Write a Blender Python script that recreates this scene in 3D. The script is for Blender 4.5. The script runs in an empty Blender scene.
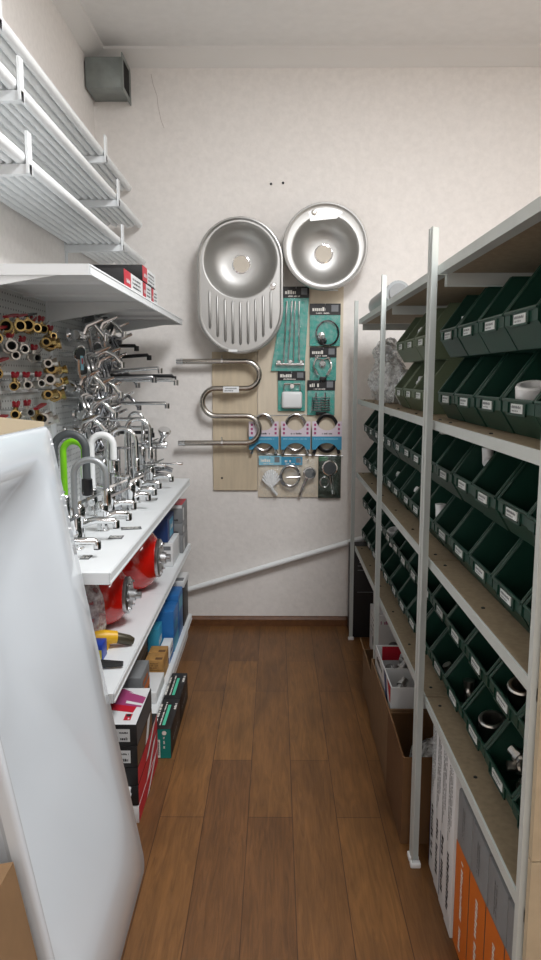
import bpy, bmesh, math, random
from mathutils import Vector, Matrix, noise
random.seed(7)
scene = bpy.context.scene
COL = scene.collection
PI = math.pi
D = 4.118          # back wall
# ------------------------------------------------------------------ camera
F = 705.0; CAMH = 1.5
PIT = math.atan(104/F); YAW = math.atan(5.5/F)*math.cos(PIT)
cam = bpy.data.cameras.new('camera'); camo = bpy.data.objects.new('camera', cam); COL.objects.link(camo)
camo.location = (0, 0, CAMH); camo.rotation_euler = (PI/2-PIT, 0, YAW)
cam.sensor_fit = 'VERTICAL'; cam.sensor_height = 36; cam.lens = 36*F/960
cam.clip_start = 0.05; cam.clip_end = 50
scene.camera = camo

# ------------------------------------------------------------------ materials
M = {}
def srgb(h):
    h = h.lstrip('#'); c = [int(h[i:i+2], 16)/255 for i in (0, 2, 4)]
    return tuple((x/12.92 if x <= .04045 else ((x+.055)/1.055)**2.4) for x in c) + (1,)
def mat(name, col, rough=.5, metal=0., bump=0., bscale=60., var=0., trans=0., alpha=1., coat=0., aniso=None, ior=None):
    m = bpy.data.materials.new(name); m.use_nodes = True
    nt = m.node_tree; p = nt.nodes['Principled BSDF']
    c = srgb(col) if isinstance(col, str) else tuple(col)+(1,)
    p.inputs['Base Color'].default_value = c
    p.inputs['Roughness'].default_value = rough; p.inputs['Metallic'].default_value = metal
    p.inputs['Transmission Weight'].default_value = trans; p.inputs['Alpha'].default_value = alpha
    p.inputs['Coat Weight'].default_value = coat
    if ior: p.inputs['IOR'].default_value = ior
    tc = nt.nodes.new('ShaderNodeTexCoord')
    mp = nt.nodes.new('ShaderNodeMapping'); nt.links.new(tc.outputs['Object'], mp.inputs['Vector'])
    if aniso: mp.inputs['Scale'].default_value = aniso
    nz = nt.nodes.new('ShaderNodeTexNoise'); nz.inputs['Scale'].default_value = bscale; nz.inputs['Detail'].default_value = 4
    nt.links.new(mp.outputs['Vector'], nz.inputs['Vector'])
    if var:
        mx = nt.nodes.new('ShaderNodeMix'); mx.data_type = 'RGBA'; mx.blend_type = 'MULTIPLY'
        mx.inputs['Factor'].default_value = 1
        rp = nt.nodes.new('ShaderNodeMapRange'); rp.inputs['From Min'].default_value = .3; rp.inputs['From Max'].default_value = .7
        rp.inputs['To Min'].default_value = 1-var; rp.inputs['To Max'].default_value = 1+var*.4
        nt.links.new(nz.outputs['Fac'], rp.inputs['Value'])
        mx.inputs['A'].default_value = c; nt.links.new(rp.outputs['Result'], mx.inputs['B'])
        nt.links.new(mx.outputs['Result'], p.inputs['Base Color'])
    if bump:
        b = nt.nodes.new('ShaderNodeBump'); b.inputs['Strength'].default_value = bump; b.inputs['Distance'].default_value = .004
        nt.links.new(nz.outputs['Fac'], b.inputs['Height']); nt.links.new(b.outputs['Normal'], p.inputs['Normal'])
    M[name] = m
    return m
mat('wall_paint', '#f0ece8', .85, bump=.35, bscale=38, var=.05)
mat('ceiling_paint', '#efefee', .9, bump=.1, bscale=20, var=.03)
mat('moulding', '#ebeae8', .8, bump=.1, bscale=60)
mat('crack', '#b9b0aa', .9)
mat('baseboard', '#6b4425', .5, var=.3, bscale=30)
mat('steel_paint', '#cbd1ce', .45, var=.06, bscale=9)
mat('white_metal', '#e9edef', .35, var=.03, bscale=8)
mat('white_plastic', '#f0f2f3', .35)
mat('pipe_plastic', '#f2f5f6', .38)
mat('acrylic', '#d6dde3', .12, coat=.6)
mat('chrome', (.78, .79, .8), .09, metal=1)
mat('chrome_dark', (.42, .43, .45), .18, metal=1)
mat('satin_steel', (.47, .445, .41), .22, metal=1, bump=.05, bscale=40, aniso=(1, 1, 12))
mat('brushed_sink', (.5, .5, .49), .46, metal=1, bump=.04, bscale=120, aniso=(1, 1, 1))
mat('drain_card', '#cfc6b8', .6)
mat('brass', (.5, .36, .15), .25, metal=1, var=.25, bscale=40)
mat('nickel', (.62, .6, .56), .3, metal=1)
mat('red_handle', '#a3182a', .4)
mat('red_tank', '#c8180f', .18, coat=.6)
mat('zinc', (.52, .53, .54), .35, metal=1, var=.2, bscale=60)
mat('galv', '#8f9694', .4, metal=.55, var=.2, bscale=14)
mat('black_plastic', '#16171a', .4)
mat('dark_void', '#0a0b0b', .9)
mat('grey_rubber', '#4d5254', .5)
mat('grey_hose', '#9ea3a6', .35, metal=.4)
mat('lime', '#7fce1f', .35)
mat('blue_plastic', '#1b3fa0', .4)
mat('green_bin', '#173f33', .42, bump=.05, bscale=200)
mat('olive_bin', '#5f6d55', .45, bump=.05, bscale=200)
mat('label_white', '#e2e6e4', .6)
mat('ink', '#26282b', .7)
mat('ink_grey', '#7d8084', .7)
mat('white_ink', '#ece9e2', .6)
mat('chipboard', '#9d8d74', .7, var=.16, bscale=70, bump=.06)
mat('end_board', '#c2b194', .65, var=.08, bscale=30)
mat('cardboard', '#6f4f30', .8, var=.1, bscale=18)
mat('cardboard_light', '#86694a', .8, var=.1, bscale=18)
mat('cream_card', '#d9c9ac', .8, var=.05, bscale=18)
mat('tan_veneer', '#d2c2a8', .6, var=.1, bscale=9, aniso=(6, 6, .8))
mat('pale_veneer', '#dccfba', .6, var=.06, bscale=9, aniso=(6, 6, .8))
mat('teal_card', '#22a092', .5, var=.1, bscale=25)
mat('teal_box', '#0f7f76', .5)
mat('mint', '#54c8a4', .5)
mat('header_black', '#232326', .45)
mat('card_pink', '#dfd3de', .5)
mat('card_blue', '#3f97bd', .5)
mat('card_sky', '#8fcbe0', .5)
mat('card_yellow', '#d8c94a', .5)
mat('card_green', '#1f7a45', .5)
mat('magenta', '#a8477a', .5)
mat('card_red', '#c41f35', .45)
mat('box_white', '#e4e6e7', .55)
mat('box_grey', '#85888a', .55, var=.05)
mat('box_dark_grey', '#4c4d50', .55)
mat('box_black', '#1b1b1d', .5)
mat('box_blue', '#2472b8', .45, var=.1, bscale=20)
mat('box_cyan', '#3da2c7', .45)
mat('box_navy', '#1b3c74', .45)
mat('box_orange', '#d9701f', .5)
mat('box_amber', '#b78a4e', .7, var=.2, bscale=40)
mat('yellow_plastic', '#e8b31c', .4)
mat('grey_gun', '#4c4638', .35, metal=.4)
mat('paper', '#f3f5f6', .7)
mat('tag_grey', '#5d6163', .5)
mat('olive_glass', '#232a22', .3)
mat('hose_steel', (.6, .6, .6), .25, metal=1)

def film(name, col, opac, rough=.12):
    m = bpy.data.materials.new(name); m.use_nodes = True; nt = m.node_tree
    for n in list(nt.nodes): nt.nodes.remove(n)
    o = nt.nodes.new('ShaderNodeOutputMaterial'); mx = nt.nodes.new('ShaderNodeMixShader')
    t = nt.nodes.new('ShaderNodeBsdfTransparent'); p = nt.nodes.new('ShaderNodeBsdfPrincipled')
    p.inputs['Base Color'].default_value = srgb(col); p.inputs['Roughness'].default_value = rough
    nz = nt.nodes.new('ShaderNodeTexNoise'); nz.inputs['Scale'].default_value = 45; nz.inputs['Detail'].default_value = 3
    tc = nt.nodes.new('ShaderNodeTexCoord'); nt.links.new(tc.outputs['Object'], nz.inputs['Vector'])
    rp = nt.nodes.new('ShaderNodeMapRange'); rp.inputs['From Min'].default_value = .35; rp.inputs['From Max'].default_value = .7
    rp.inputs['To Min'].default_value = opac*.35; rp.inputs['To Max'].default_value = min(1, opac*1.9)
    nt.links.new(nz.outputs['Fac'], rp.inputs['Value']); nt.links.new(rp.outputs['Result'], mx.inputs['Fac'])
    b = nt.nodes.new('ShaderNodeBump'); b.inputs['Strength'].default_value = .7; b.inputs['Distance'].default_value = .01
    nt.links.new(nz.outputs['Fac'], b.inputs['Height']); nt.links.new(b.outputs['Normal'], p.inputs['Normal'])
    nt.links.new(t.outputs[0], mx.inputs[1]); nt.links.new(p.outputs[0], mx.inputs[2]); nt.links.new(mx.outputs[0], o.inputs[0])
    M[name] = m
film('clear_film', '#eef3f4', .13, .08)
film('bag_film', '#f4f7f8', .5, .25)
film('green_film', '#7d8f86', .3)

def pegboard_mat():
    m = bpy.data.materials.new('pegboard'); m.use_nodes = True; nt = m.node_tree; p = nt.nodes['Principled BSDF']
    p.inputs['Roughness'].default_value = .45
    tc = nt.nodes.new('ShaderNodeTexCoord'); sp = nt.nodes.new('ShaderNodeSeparateXYZ')
    nt.links.new(tc.outputs['Object'], sp.inputs[0])
    def mth(op, a, b=None):
        n = nt.nodes.new('ShaderNodeMath'); n.operation = op
        for i, v in enumerate((a, b)):
            if v is None: continue
            if isinstance(v, (int, float)): n.inputs[i].default_value = v
            else: nt.links.new(v, n.inputs[i])
        return n.outputs[0]
    def cell(s): return mth('SUBTRACT', mth('FRACT', mth('DIVIDE', s, .025)), .5)
    a, b = cell(sp.outputs['Y']), cell(sp.outputs['Z'])
    d = mth('SQRT', mth('ADD', mth('MULTIPLY', a, a), mth('MULTIPLY', b, b)))
    hole = mth('LESS_THAN', d, .15)
    mx = nt.nodes.new('ShaderNodeMix'); mx.data_type = 'RGBA'
    mx.inputs['A'].default_value = srgb('#d4d7d6'); mx.inputs['B'].default_value = srgb('#5c6061')
    nt.links.new(hole, mx.inputs['Factor']); nt.links.new(mx.outputs['Result'], p.inputs['Base Color'])
    M['pegboard'] = m
pegboard_mat()

def floor_mat():
    m = bpy.data.materials.new('laminate'); m.use_nodes = True; nt = m.node_tree; p = nt.nodes['Principled BSDF']
    L = nt.links.new; N = nt.nodes.new
    tc = N('ShaderNodeTexCoord'); sp = N('ShaderNodeSeparateXYZ'); L(tc.outputs['Object'], sp.inputs[0])
    cb = N('ShaderNodeCombineXYZ')
    ad = N('ShaderNodeMath'); ad.operation = 'ADD'; ad.inputs[1].default_value = 3.0+.094   # a seam at x=-.094
    L(sp.outputs['X'], ad.inputs[0]); L(sp.outputs['Y'], cb.inputs['X']); L(ad.outputs[0], cb.inputs['Y'])
    mp0 = N('ShaderNodeMapping'); mp0.inputs['Location'].default_value = (.35, .04, 0); L(cb.outputs[0], mp0.inputs['Vector'])
    br = N('ShaderNodeTexBrick'); br.offset = .37; br.offset_frequency = 2
    br.inputs['Scale'].default_value = 1; br.inputs['Brick Width'].default_value = .98; br.inputs['Row Height'].default_value = .152
    br.inputs['Mortar Size'].default_value = .0016; br.inputs['Mortar Smooth'].default_value = .2
    br.inputs['Color1'].default_value = srgb('#835a30'); br.inputs['Color2'].default_value = srgb('#6c4828'); br.inputs['Mortar'].default_value = srgb('#4a2c17')
    L(mp0.outputs[0], br.inputs['Vector'])
    mp = N('ShaderNodeMapping'); mp.inputs['Scale'].default_value = (34, 2.6, 1); L(tc.outputs['Object'], mp.inputs['Vector'])
    nz = N('ShaderNodeTexNoise'); nz.inputs['Scale'].default_value = 1.6; nz.inputs['Detail'].default_value = 8; nz.inputs['Roughness'].default_value = .65
    nz.inputs['Distortion'].default_value = 1.6
    L(mp.outputs[0], nz.inputs['Vector'])
    n2 = N('ShaderNodeTexNoise'); n2.inputs['Scale'].default_value = 3.2; n2.inputs['Detail'].default_value = 3
    mp2 = N('ShaderNodeMapping'); mp2.inputs['Scale'].default_value = (3, .8, 1); L(tc.outputs['Object'], mp2.inputs['Vector']); L(mp2.outputs[0], n2.inputs['Vector'])
    r1 = N('ShaderNodeMapRange'); r1.inputs['From Min'].default_value = .3; r1.inputs['From Max'].default_value = .7; r1.inputs['To Min'].default_value = .62; r1.inputs['To Max'].default_value = 1.2
    L(nz.outputs['Fac'], r1.inputs['Value'])
    r2 = N('ShaderNodeMapRange'); r2.inputs['From Min'].default_value = .3; r2.inputs['From Max'].default_value = .7; r2.inputs['To Min'].default_value = .78; r2.inputs['To Max'].default_value = 1.15
    L(n2.outputs['Fac'], r2.inputs['Value'])
    mu = N('ShaderNodeMath'); mu.operation = 'MULTIPLY'; L(r1.outputs[0], mu.inputs[0]); L(r2.outputs[0], mu.inputs[1])
    mx = N('ShaderNodeMix'); mx.data_type = 'RGBA'; mx.blend_type = 'MULTIPLY'; mx.inputs['Factor'].default_value = 1
    L(br.outputs['Color'], mx.inputs['A']); L(mu.outputs[0], mx.inputs['B']); L(mx.outputs['Result'], p.inputs['Base Color'])
    p.inputs['Roughness'].default_value = .42
    b = N('ShaderNodeBump'); b.inputs['Strength'].default_value = .15; b.inputs['Distance'].default_value = .003
    L(nz.outputs['Fac'], b.inputs['Height']); L(b.outputs[0], p.inputs['Normal'])
    M['laminate'] = m
floor_mat()

# ------------------------------------------------------------------ geometry helpers
def MB(): return bmesh.new()
def box(bm, x0, x1, y0, y1, z0, z1, mi=0, bev=0., seg=2):
    vs = [bm.verts.new((x, y, z)) for x in (x0, x1) for y in (y0, y1) for z in (z0, z1)]
    fs = [(0, 1, 3, 2), (4, 6, 7, 5), (0, 4, 5, 1), (2, 3, 7, 6), (0, 2, 6, 4), (1, 5, 7, 3)]
    faces = [bm.faces.new([vs[i] for i in f]) for f in fs]
    for f in faces: f.material_index = mi
    if bev:
        es = list({e for f in faces for e in f.edges})
        r = bmesh.ops.bevel(bm, geom=es, offset=bev, segments=seg, affect='EDGES', profile=.5)
        for f in r['faces']: f.material_index = mi
    return faces
def hexa(bm, pts, mi=0):
    """8 points: bottom 4 (ccw) then top 4"""
    vs = [bm.verts.new(p) for p in pts]
    for f in ((3, 2, 1, 0), (4, 5, 6, 7), (0, 1, 5, 4), (1, 2, 6, 5), (2, 3, 7, 6), (3, 0, 4, 7)):
        bm.faces.new([vs[i] for i in f]).material_index = mi
def quad(bm, pts, mi=0):
    f = bm.faces.new([bm.verts.new(p) for p in pts]); f.material_index = mi; return f
def prism(bm, poly, axis, lo, hi, mi=0):
    """poly = 2D points in the other two axes (in xyz order) extruded along axis from lo to hi"""
    def P(a, b, t):
        return {'x': (t, a, b), 'y': (a, t, b), 'z': (a, b, t)}[axis]
    A = [bm.verts.new(P(a, b, lo)) for a, b in poly]; B = [bm.verts.new(P(a, b, hi)) for a, b in poly]
    n = len(poly)
    for f in [A[::-1], B] + [[A[i], A[(i+1) % n], B[(i+1) % n], B[i]] for i in range(n)]:
        try: bm.faces.new(f).material_index = mi
        except ValueError: pass
def tube(bm, pts, r, seg=10, mi=0, closed=False):
    pts = [Vector(p) for p in pts]; n = len(pts)
    rs = r if isinstance(r, (list, tuple)) else [r]*n
    rings = []; prev = None
    for i, p in enumerate(pts):
        if closed: t = pts[(i+1) % n]-pts[i-1]
        else: t = pts[min(i+1, n-1)]-pts[max(i-1, 0)]
        t.normalize()
        if prev is None:
            a = Vector((0, 0, 1)) if abs(t.z) < .9 else Vector((1, 0, 0))
            u = t.cross(a).normalized()
        else:
            u = (prev - t*prev.dot(t)).normalized()
        prev = u; v = t.cross(u)
        rings.append([bm.verts.new(p+(u*math.cos(2*PI*k/seg)+v*math.sin(2*PI*k/seg))*rs[i]) for k in range(seg)])
    m = n if closed else n-1
    for i in range(m):
        a, b = rings[i], rings[(i+1) % n]
        for k in range(seg):
            bm.faces.new((a[k], a[(k+1) % seg], b[(k+1) % seg], b[k])).material_index = mi
    if not closed:
        bm.faces.new(rings[0][::-1]).material_index = mi; bm.faces.new(rings[-1]).material_index = mi
def lathe(bm, prof, o=(0, 0, 0), ax=(0, 0, 1), seg=20, mi=0, cap=True):
    o = Vector(o); ax = Vector(ax).normalized()
    a = Vector((0, 0, 1)) if abs(ax.z) < .9 else Vector((1, 0, 0))
    u = ax.cross(a).normalized(); v = ax.cross(u)
    rings = []
    for r, h in prof:
        r = max(r, 1e-5)
        rings.append([bm.verts.new(o+ax*h+(u*math.cos(2*PI*k/seg)+v*math.sin(2*PI*k/seg))*r) for k in range(seg)])
    for i in range(len(rings)-1):
        for k in range(seg):
            bm.faces.new((rings[i][k], rings[i][(k+1) % seg], rings[i+1][(k+1) % seg], rings[i+1][k])).material_index = mi
    if cap:
        bm.faces.new(rings[0][::-1]).material_index = mi; bm.faces.new(rings[-1]).material_index = mi
def arc(c, r, a0, a1, n, u=(1, 0, 0), v=(0, 0, 1)):
    c, u, v = Vector(c), Vector(u), Vector(v)
    return [c+u*(r*math.cos(math.radians(a0+(a1-a0)*i/n)))+v*(r*math.sin(math.radians(a0+(a1-a0)*i/n))) for i in range(n+1)]
def scrib(bm, o, u, v, length, h, mi, seed=0, off=None):
    """a line of small strokes like print too small to read, along u, of letter height h along v"""
    rd = random.Random(seed); o, u, v = Vector(o), Vector(u).normalized(), Vector(v).normalized()
    t = 0
    while t < length:
        w = h*rd.uniform(.25, .6); hh = h*rd.choice((1, .75, .75, 1))
        if rd.random() < .14: t += h*.6; continue
        a = o+u*t; b = o+u*min(t+w, length)
        quad(bm, [a, b, b+v*hh, a+v*hh], mi); t += w+h*.16

def root_of(o):
    while o.parent: o = o.parent
    return o
def build(name, bm, mats, parent=None, loc=None, sm=35, fix=True):
    if isinstance(mats, str): mats = [mats]
    if fix: bmesh.ops.recalc_face_normals(bm, faces=bm.faces)
    if parent is not None: bm.transform(root_of(parent).matrix_basis.inverted())
    elif loc is not None: bm.transform(Matrix.Translation(-Vector(loc)))
    me = bpy.data.meshes.new(name); bm.to_mesh(me); bm.free()
    for m in mats: me.materials.append(M[m])
    if sm:
        for p in me.polygons: p.use_smooth = True
        me.set_sharp_from_angle(angle=math.radians(sm))
    o = bpy.data.objects.new(name, me); COL.objects.link(o)
    if parent is not None: o.parent = parent
    elif loc is not None: o.location = loc
    return o
def tag(o, label, cat, group=None):
    o['label'] = label; o['category'] = cat
    if group: o['group'] = group
    return o
def thing(name, label, cat, loc=(0, 0, 0), group=None):
    o = bpy.data.objects.new(name, None); COL.objects.link(o); o.empty_display_size = .05
    o.location = loc; bpy.context.view_layer.update()
    return tag(o, label, cat, group)
def struct(name, bm, mats, sm=0, parent=None):
    o = build(name, bm, mats, parent=parent, sm=sm)
    if parent is None: o['kind'] = 'structure'
    return o
def solo(name, bm, mats, label, cat, loc, group=None, sm=35):
    return tag(build(name, bm, mats, loc=loc, sm=sm), label, cat, group)
def dup(o, loc, rz=0., label=None, group=None, scale=None):
    def rec(x, par):
        c = x.copy(); COL.objects.link(c)
        if par: c.parent = par
        for ch in list(x.children): rec(ch, c)
        return c
    c = rec(o, None); c.location = loc; c.rotation_euler = (0, 0, rz)
    if scale: c.scale = (scale,)*3
    if label: c['label'] = label
    if group: c['group'] = group
    return c
ORD = ['first', 'second', 'third', 'fourth', 'fifth', 'sixth', 'seventh', 'eighth', 'ninth', 'tenth', 'eleventh', 'twelfth', 'thirteenth', 'fourteenth']
# pixel -> point on a plane of the place (same camera as above), used for measuring
_R = camo.rotation_euler.to_matrix()
def _ray(px, py): return _R @ Vector(((px-270.5)/F, (480-py)/F, -1))
def pX(px, py, X): d = _ray(px, py); return Vector((0, 0, CAMH))+d*(X/d.x)
def pY(px, py, Y): d = _ray(px, py); return Vector((0, 0, CAMH))+d*(Y/d.y)
def pZ(px, py, Z): d = _ray(px, py); return Vector((0, 0, CAMH))+d*((Z-CAMH)/d.z)

# ================================================================== SETTING
CEIL = 3.235; XL = -1.0; XR = 2.6; YB = -2.6
bm = MB(); box(bm, XL-.1, XR+.1, YB-.1, D+.1, -.1, 0); struct('floor', bm, 'laminate')
bm = MB(); box(bm, XL-.1, XR+.1, YB-.1, D+.1, CEIL, CEIL+.1); struct('ceiling', bm, 'ceiling_paint')
bm = MB(); box(bm, XL-.1, XR+.1, D, D+.1, 0, CEIL); wb = struct('wall_back', bm, 'wall_paint')
bm = MB(); box(bm, XL-.1, XL, YB, D, 0, CEIL); struct('wall_left', bm, 'wall_paint')
bm = MB(); box(bm, XR, XR+.1, YB, D, 0, CEIL); struct('wall_right', bm, 'wall_paint')
bm = MB(); box(bm, XL-.1, XR+.1, YB-.1, YB, 0, CEIL); struct('wall_rear', bm, 'wall_paint')
cv = [(0, 0), (0, -.078), (.012, -.074), (.03, -.05), (.055, -.026), (.078, -.012), (.082, 0)]
bm = MB(); prism(bm, [(D-a, CEIL+b) for a, b in cv], 'x', XL, XR); struct('trim_1', bm, 'moulding', sm=40)
bm = MB(); prism(bm, [(XL+a, CEIL+b) for a, b in cv], 'y', YB, D-.01); struct('trim_2', bm, 'moulding', sm=40)
bm = MB(); prism(bm, [(D, 0), (D-.018, 0), (D-.018, .04), (D-.008, .055), (D, .058)], 'x', XL, XR); struct('baseboard_back', bm, 'baseboard')
bm = MB()
tube(bm, [pY(x, y, D-.0005) for x, y in [(151, 74), (153, 84), (157, 96), (158, 106), (161, 120), (164, 128)]], .0012, 5)
tube(bm, [pY(x, y, D-.0005) for x, y in [(94, 49), (110, 50), (128, 51)]], .001, 5)
struct('crack', bm, 'crack', parent=wb)
for x, y, s in [(271, 184, 'left'), (283, 183, 'right')]:
    p = pY(x, y, D)
    bm = MB(); lathe(bm, [(.004, 0), (.007, .002), (.006, .006), (.002, .008)], p, (0, -1, 0), 10)
    solo('wall_screw', bm, 'ink', 'small dark screw in the bare back wall, the %s one of the pair' % s, 'screw', p)

# ================================================================== STORAGE RACK (right)
RX0, RX1 = .448, .86
LEVELS = [('top', 1.80), ('upper', 1.372), ('middle', .968), ('lower', .546)]
def rack(label, y0, y1, ys, near):
    t = thing('storage_rack', label, 'shelving rack', (.45, (y0+y1)/2, 0))
    ty = .0025; w = .0272
    for y in ys:
        for fx, s in ((RX0-.026, 1), (RX1, -1)):
            bm = MB()
            w = .0215
            if near and y == ys[0] and s == 1: fx, w = RX0-.010, .018
            a = fx; b = fx+s*w; c = fx+s*ty
            sy = 1 if y <= ys[0]+.01 else -1
            prism(bm, [(a, y), (b, y), (b, y+sy*ty), (c, y+sy*ty), (c, y+sy*w), (a, y+sy*w)], 'z', .012, 1.90)
            po = build('post', bm, 'steel_paint', t, sm=0)
            bm = MB(); box(bm, a-.006*s, b+.004*s, min(y-.006, y+sy*(w+.006)), max(y-.006, y+sy*(w+.006)), 0, .016, bev=.003)
            build('foot', bm, 'white_plastic', po)
    for nm, z in LEVELS:
        bm = MB(); box(bm, RX0+.006, RX1-.006, y0+.004, y1-.004, z-.02, z)
        sh = build('shelf', bm, 'chipboard', t, sm=0); sh['label'] = '%s shelf board' % nm
        bm = MB(); prism(bm, [(RX0, z-.023), (RX0, z+.002), (RX0+.005, z+.002), (RX0+.005, z-.0205), (RX0+.03, z-.0205), (RX0+.03, z-.023)], 'y', y0+.003, y1-.003)
        build('front_rail', bm, 'steel_paint', sh, sm=0)
        for y in ys:
            yy = y+.0055 if y <= ys[0]+.01 else y-.0055
            bm = MB(); box(bm, RX0+.02, RX1-.02, yy-.004, yy+.004, z-.035 if nm != 'top' else z-.055, z-.021); build('cross_rail', bm, 'steel_paint', sh, sm=0)
        n = 3 if near else 6
        for k in range(n):
            p = (RX0+.032, y0+.06+(y1-y0-.12)*k/(n-1), z)
            bm = MB(); lathe(bm, [(.005, 0), (.005, .0015), (.003, .003)], p, (0, 0, 1), 8); build('screw', bm, 'ink', sh)
    bm = MB(); box(bm, RX1+.003, RX1+.009, y0, y1, .02, 1.79); build('back_panel', bm, 'end_board', t, sm=0)
    return t
rk = rack('tall grey steel rack with chipboard shelves, nearer section by the camera', 1.145, 2.005, [1.148, 2.002], True)
for z0, z1 in ((.02, .657), (.660, 1.27), (1.273, 1.79)):
    bm = MB(); box(bm, RX0, RX1, 1.126, 1.142, z0, z1); eb = build('end_panel', bm, 'end_board', rk, sm=0)
    for z in (z0+.05, z1-.05):
        for x in (RX0+.03, RX1-.04):
            bm = MB(); lathe(bm, [(.005, 0), (.005, .0015), (.003, .003)], (x, 1.126, z), (0, -1, 0), 8); build('screw', bm, 'zinc', eb)
rk2 = rack('tall grey steel rack with chipboard shelves, farther section against the back wall', 2.008, 3.90, [2.011, 2.915, 3.897], False)

# ---- plastic bins
def bin_proto(material, name_label):
    W, Hh, DP = .096, .1805, .29           # half width, height, depth
    th = .0035
    root = None
    bm = MB()
    prof = [(.032, 0), (.004, .046), (0, .050), (0, .076), (.075, Hh), (DP, Hh), (DP, 0)]   # outline seen from the side
    outer = [(x, z) for x, z in prof]
    inner = [(.036, th), (.009, .048), (.005, .052), (.005, .076), (.077, Hh), (DP-th, Hh), (DP-th, th)]
    def side(y, s):
        o = [bm.verts.new((x, y, z)) for x, z in outer]; i = [bm.verts.new((x, y-s*th*1.6, z)) for x, z in inner]
        return o, i
    oL, iL = side(-W, -1); oR, iR = side(W, 1)
    n = len(outer)
    def sidewall(o, i):
        bm.faces.new(o); bm.faces.new(i)
        for a in (3, 4): bm.faces.new((o[a], o[a+1], i[a+1], i[a]))
    sidewall(oL, iL); sidewall(oR, iR)
    def band(a, b):
        bm.faces.new((oL[a], oL[b], oR[b], oR[a])); bm.faces.new((iL[a], iL[b], iR[b], iR[a]))
    for a, b in ((0, 1), (1, 2), (2, 3), (5, 6), (6, 0)): band(a, b)
    bm.faces.new((oL[3], iL[3], iR[3], oR[3])); bm.faces.new((oL[5], iL[5], iR[5], oR[5]))
    # side-wall rims, lip rim and label pocket
    for s in (-1, 1):
        tube(bm, [(0, s*(W-.003), .076), (.075, s*(W-.003), Hh-.001), (DP-.004, s*(W-.003), Hh-.001)], .004, 6)
        tube(bm, [(.01, s*(W-.002), .052), (.035, s*(W-.002), .004)], .0035, 6)
    tube(bm, [(0, -W+.003, .076), (0, W-.003, .076)], .004, 6)
    box(bm, -.004, 0, -.055, .055, .045, .049); box(bm, -.004, 0, -.055, -.051, .045, .071); box(bm, -.004, 0, .051, .055, .045, .071)
    b = build('parts_bin', bm, material, sm=30)
    tag(b, name_label, 'storage bin')
    bm = MB(); box(bm, -.0025, -.0005, -.034, .034, .050, .069)
    scrib(bm, (-.003, .029, .060), (0, -1, 0), (0, 0, 1), .055, .0055, 1, 3); scrib(bm, (-.003, .029, .053), (0, -1, 0), (0, 0, 1), .04, .004, 1, 4)
    l = build('label_card', bm, ['label_white', 'ink_grey'], b, sm=0, fix=False); l['label'] = 'white paper label card'
    return b
gproto = bin_proto('green_bin', 'x'); oproto = bin_proto('olive_bin', 'x')
BX = .498; PITCH = .201; Y0 = 1.468
used = {'g': False, 'o': False}
def put_bin(k, z, kind, label, group):
    pr = gproto if kind == 'g' else oproto
    loc = (BX+random.uniform(-.003, .003), Y0+PITCH*k+random.uniform(-.002, .002), z+.0015)
    if not used[kind]:
        used[kind] = True; pr.location = loc; pr['label'] = label; pr['group'] = group; return pr
    return dup(pr, loc, random.uniform(-.006, .006), label, group)
for nm, z in LEVELS[1:]:
    for ri, row in enumerate(('bottom', 'top')):
        zz = z+ri*.182
        g = 'green bins in the %s row on the %s rack shelf' % (row, nm)
        if nm == 'upper':
            for k in range(-1, 4): put_bin(k, zz, 'g', 'dark green bin, %s row on the upper rack shelf, %s from the near end' % (row, ORD[k+1]), g)
            for k, w in ((5, 'nearest'), (6, 'middle'), (7, 'farthest')):
                put_bin(k, zz, 'o', 'olive green bin beside clear bags on upper rack shelf, %s row, %s of three' % (row, w), 'olive bins on the upper rack shelf')
        else:
            for k in range(-1, 13): put_bin(k, zz, 'g', 'dark green bin, %s row on the %s rack shelf, %s from the near end' % (row, nm, ORD[k+1]), g)

# ---- things in the bins
def bin_spot(k, nm, row, dx=.05, dy=0., dz=.03):
    z = dict(LEVELS)[nm]+(.182 if row else 0)
    return Vector((BX+dx, Y0+PITCH*k+dy, z+.006))
def fitting(label, p, kind, m, rz=0):
    bm = MB()
    if kind == 'ring':
        lathe(bm, [(.027, 0), (.030, .004), (.030, .045), (.034, .047), (.034, .074), (.031, .078), (.025, .078), (.024, .07), (.024, .004), (.025, 0)], p+Vector((0, 0, .010)), (-.15, -.25, 1), 20, cap=False)
    elif kind == 'elbow':
        tube(bm, [p+Vector(v) for v in ((0, -.03, .016), (0, -.005, .016), (0, .012, .022), (0, .018, .04), (0, .018, .06))], [.017, .015, .016, .015, .017], 12)
        tube(bm, [p+Vector(v) for v in ((0, -.033, .016), (0, -.022, .016))], .020, 12)
    elif kind == 'tee':
        tube(bm, [p+Vector(v) for v in ((0, -.035, .018), (0, .035, .018))], .015, 12)
        tube(bm, [p+Vector(v) for v in ((0, 0, .018), (-.02, 0, .05))], .015, 12)
        for s in (-1, 1): tube(bm, [p+Vector((0, s*.024, .018)), p+Vector((0, s*.038, .018))], .018, 12)
    elif kind == 'pile':
        for i in range(9):
            q = p+Vector((random.uniform(.012, .07), random.uniform(-.05, .05), .024+random.uniform(0, .05)))
            a = Vector((random.uniform(-1, 1), random.uniform(-1, 1), random.uniform(-.4, .8))).normalized()
            lathe(bm, [(.012, -.02), (.012, 0), (.016, 0), (.016, .01), (.012, .01), (.012, .022)], q, a, 10)
    return solo('pipe_fitting', bm, m, label, 'fitting', p, 'fittings lying in the bins')
WP, ST = 'white_plastic', 'nickel'
fitting('white plastic elbow fitting in top row bin on the upper rack shelf', bin_spot(3, 'upper', 1, .055)+Vector((0, 0, .05)), 'elbow', WP)
fitting('white plastic tee fitting resting in top row bin on the upper rack shelf', bin_spot(3, 'upper', 1, .075, -.05)+Vector((0, 0, .055)), 'tee', WP)
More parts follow.
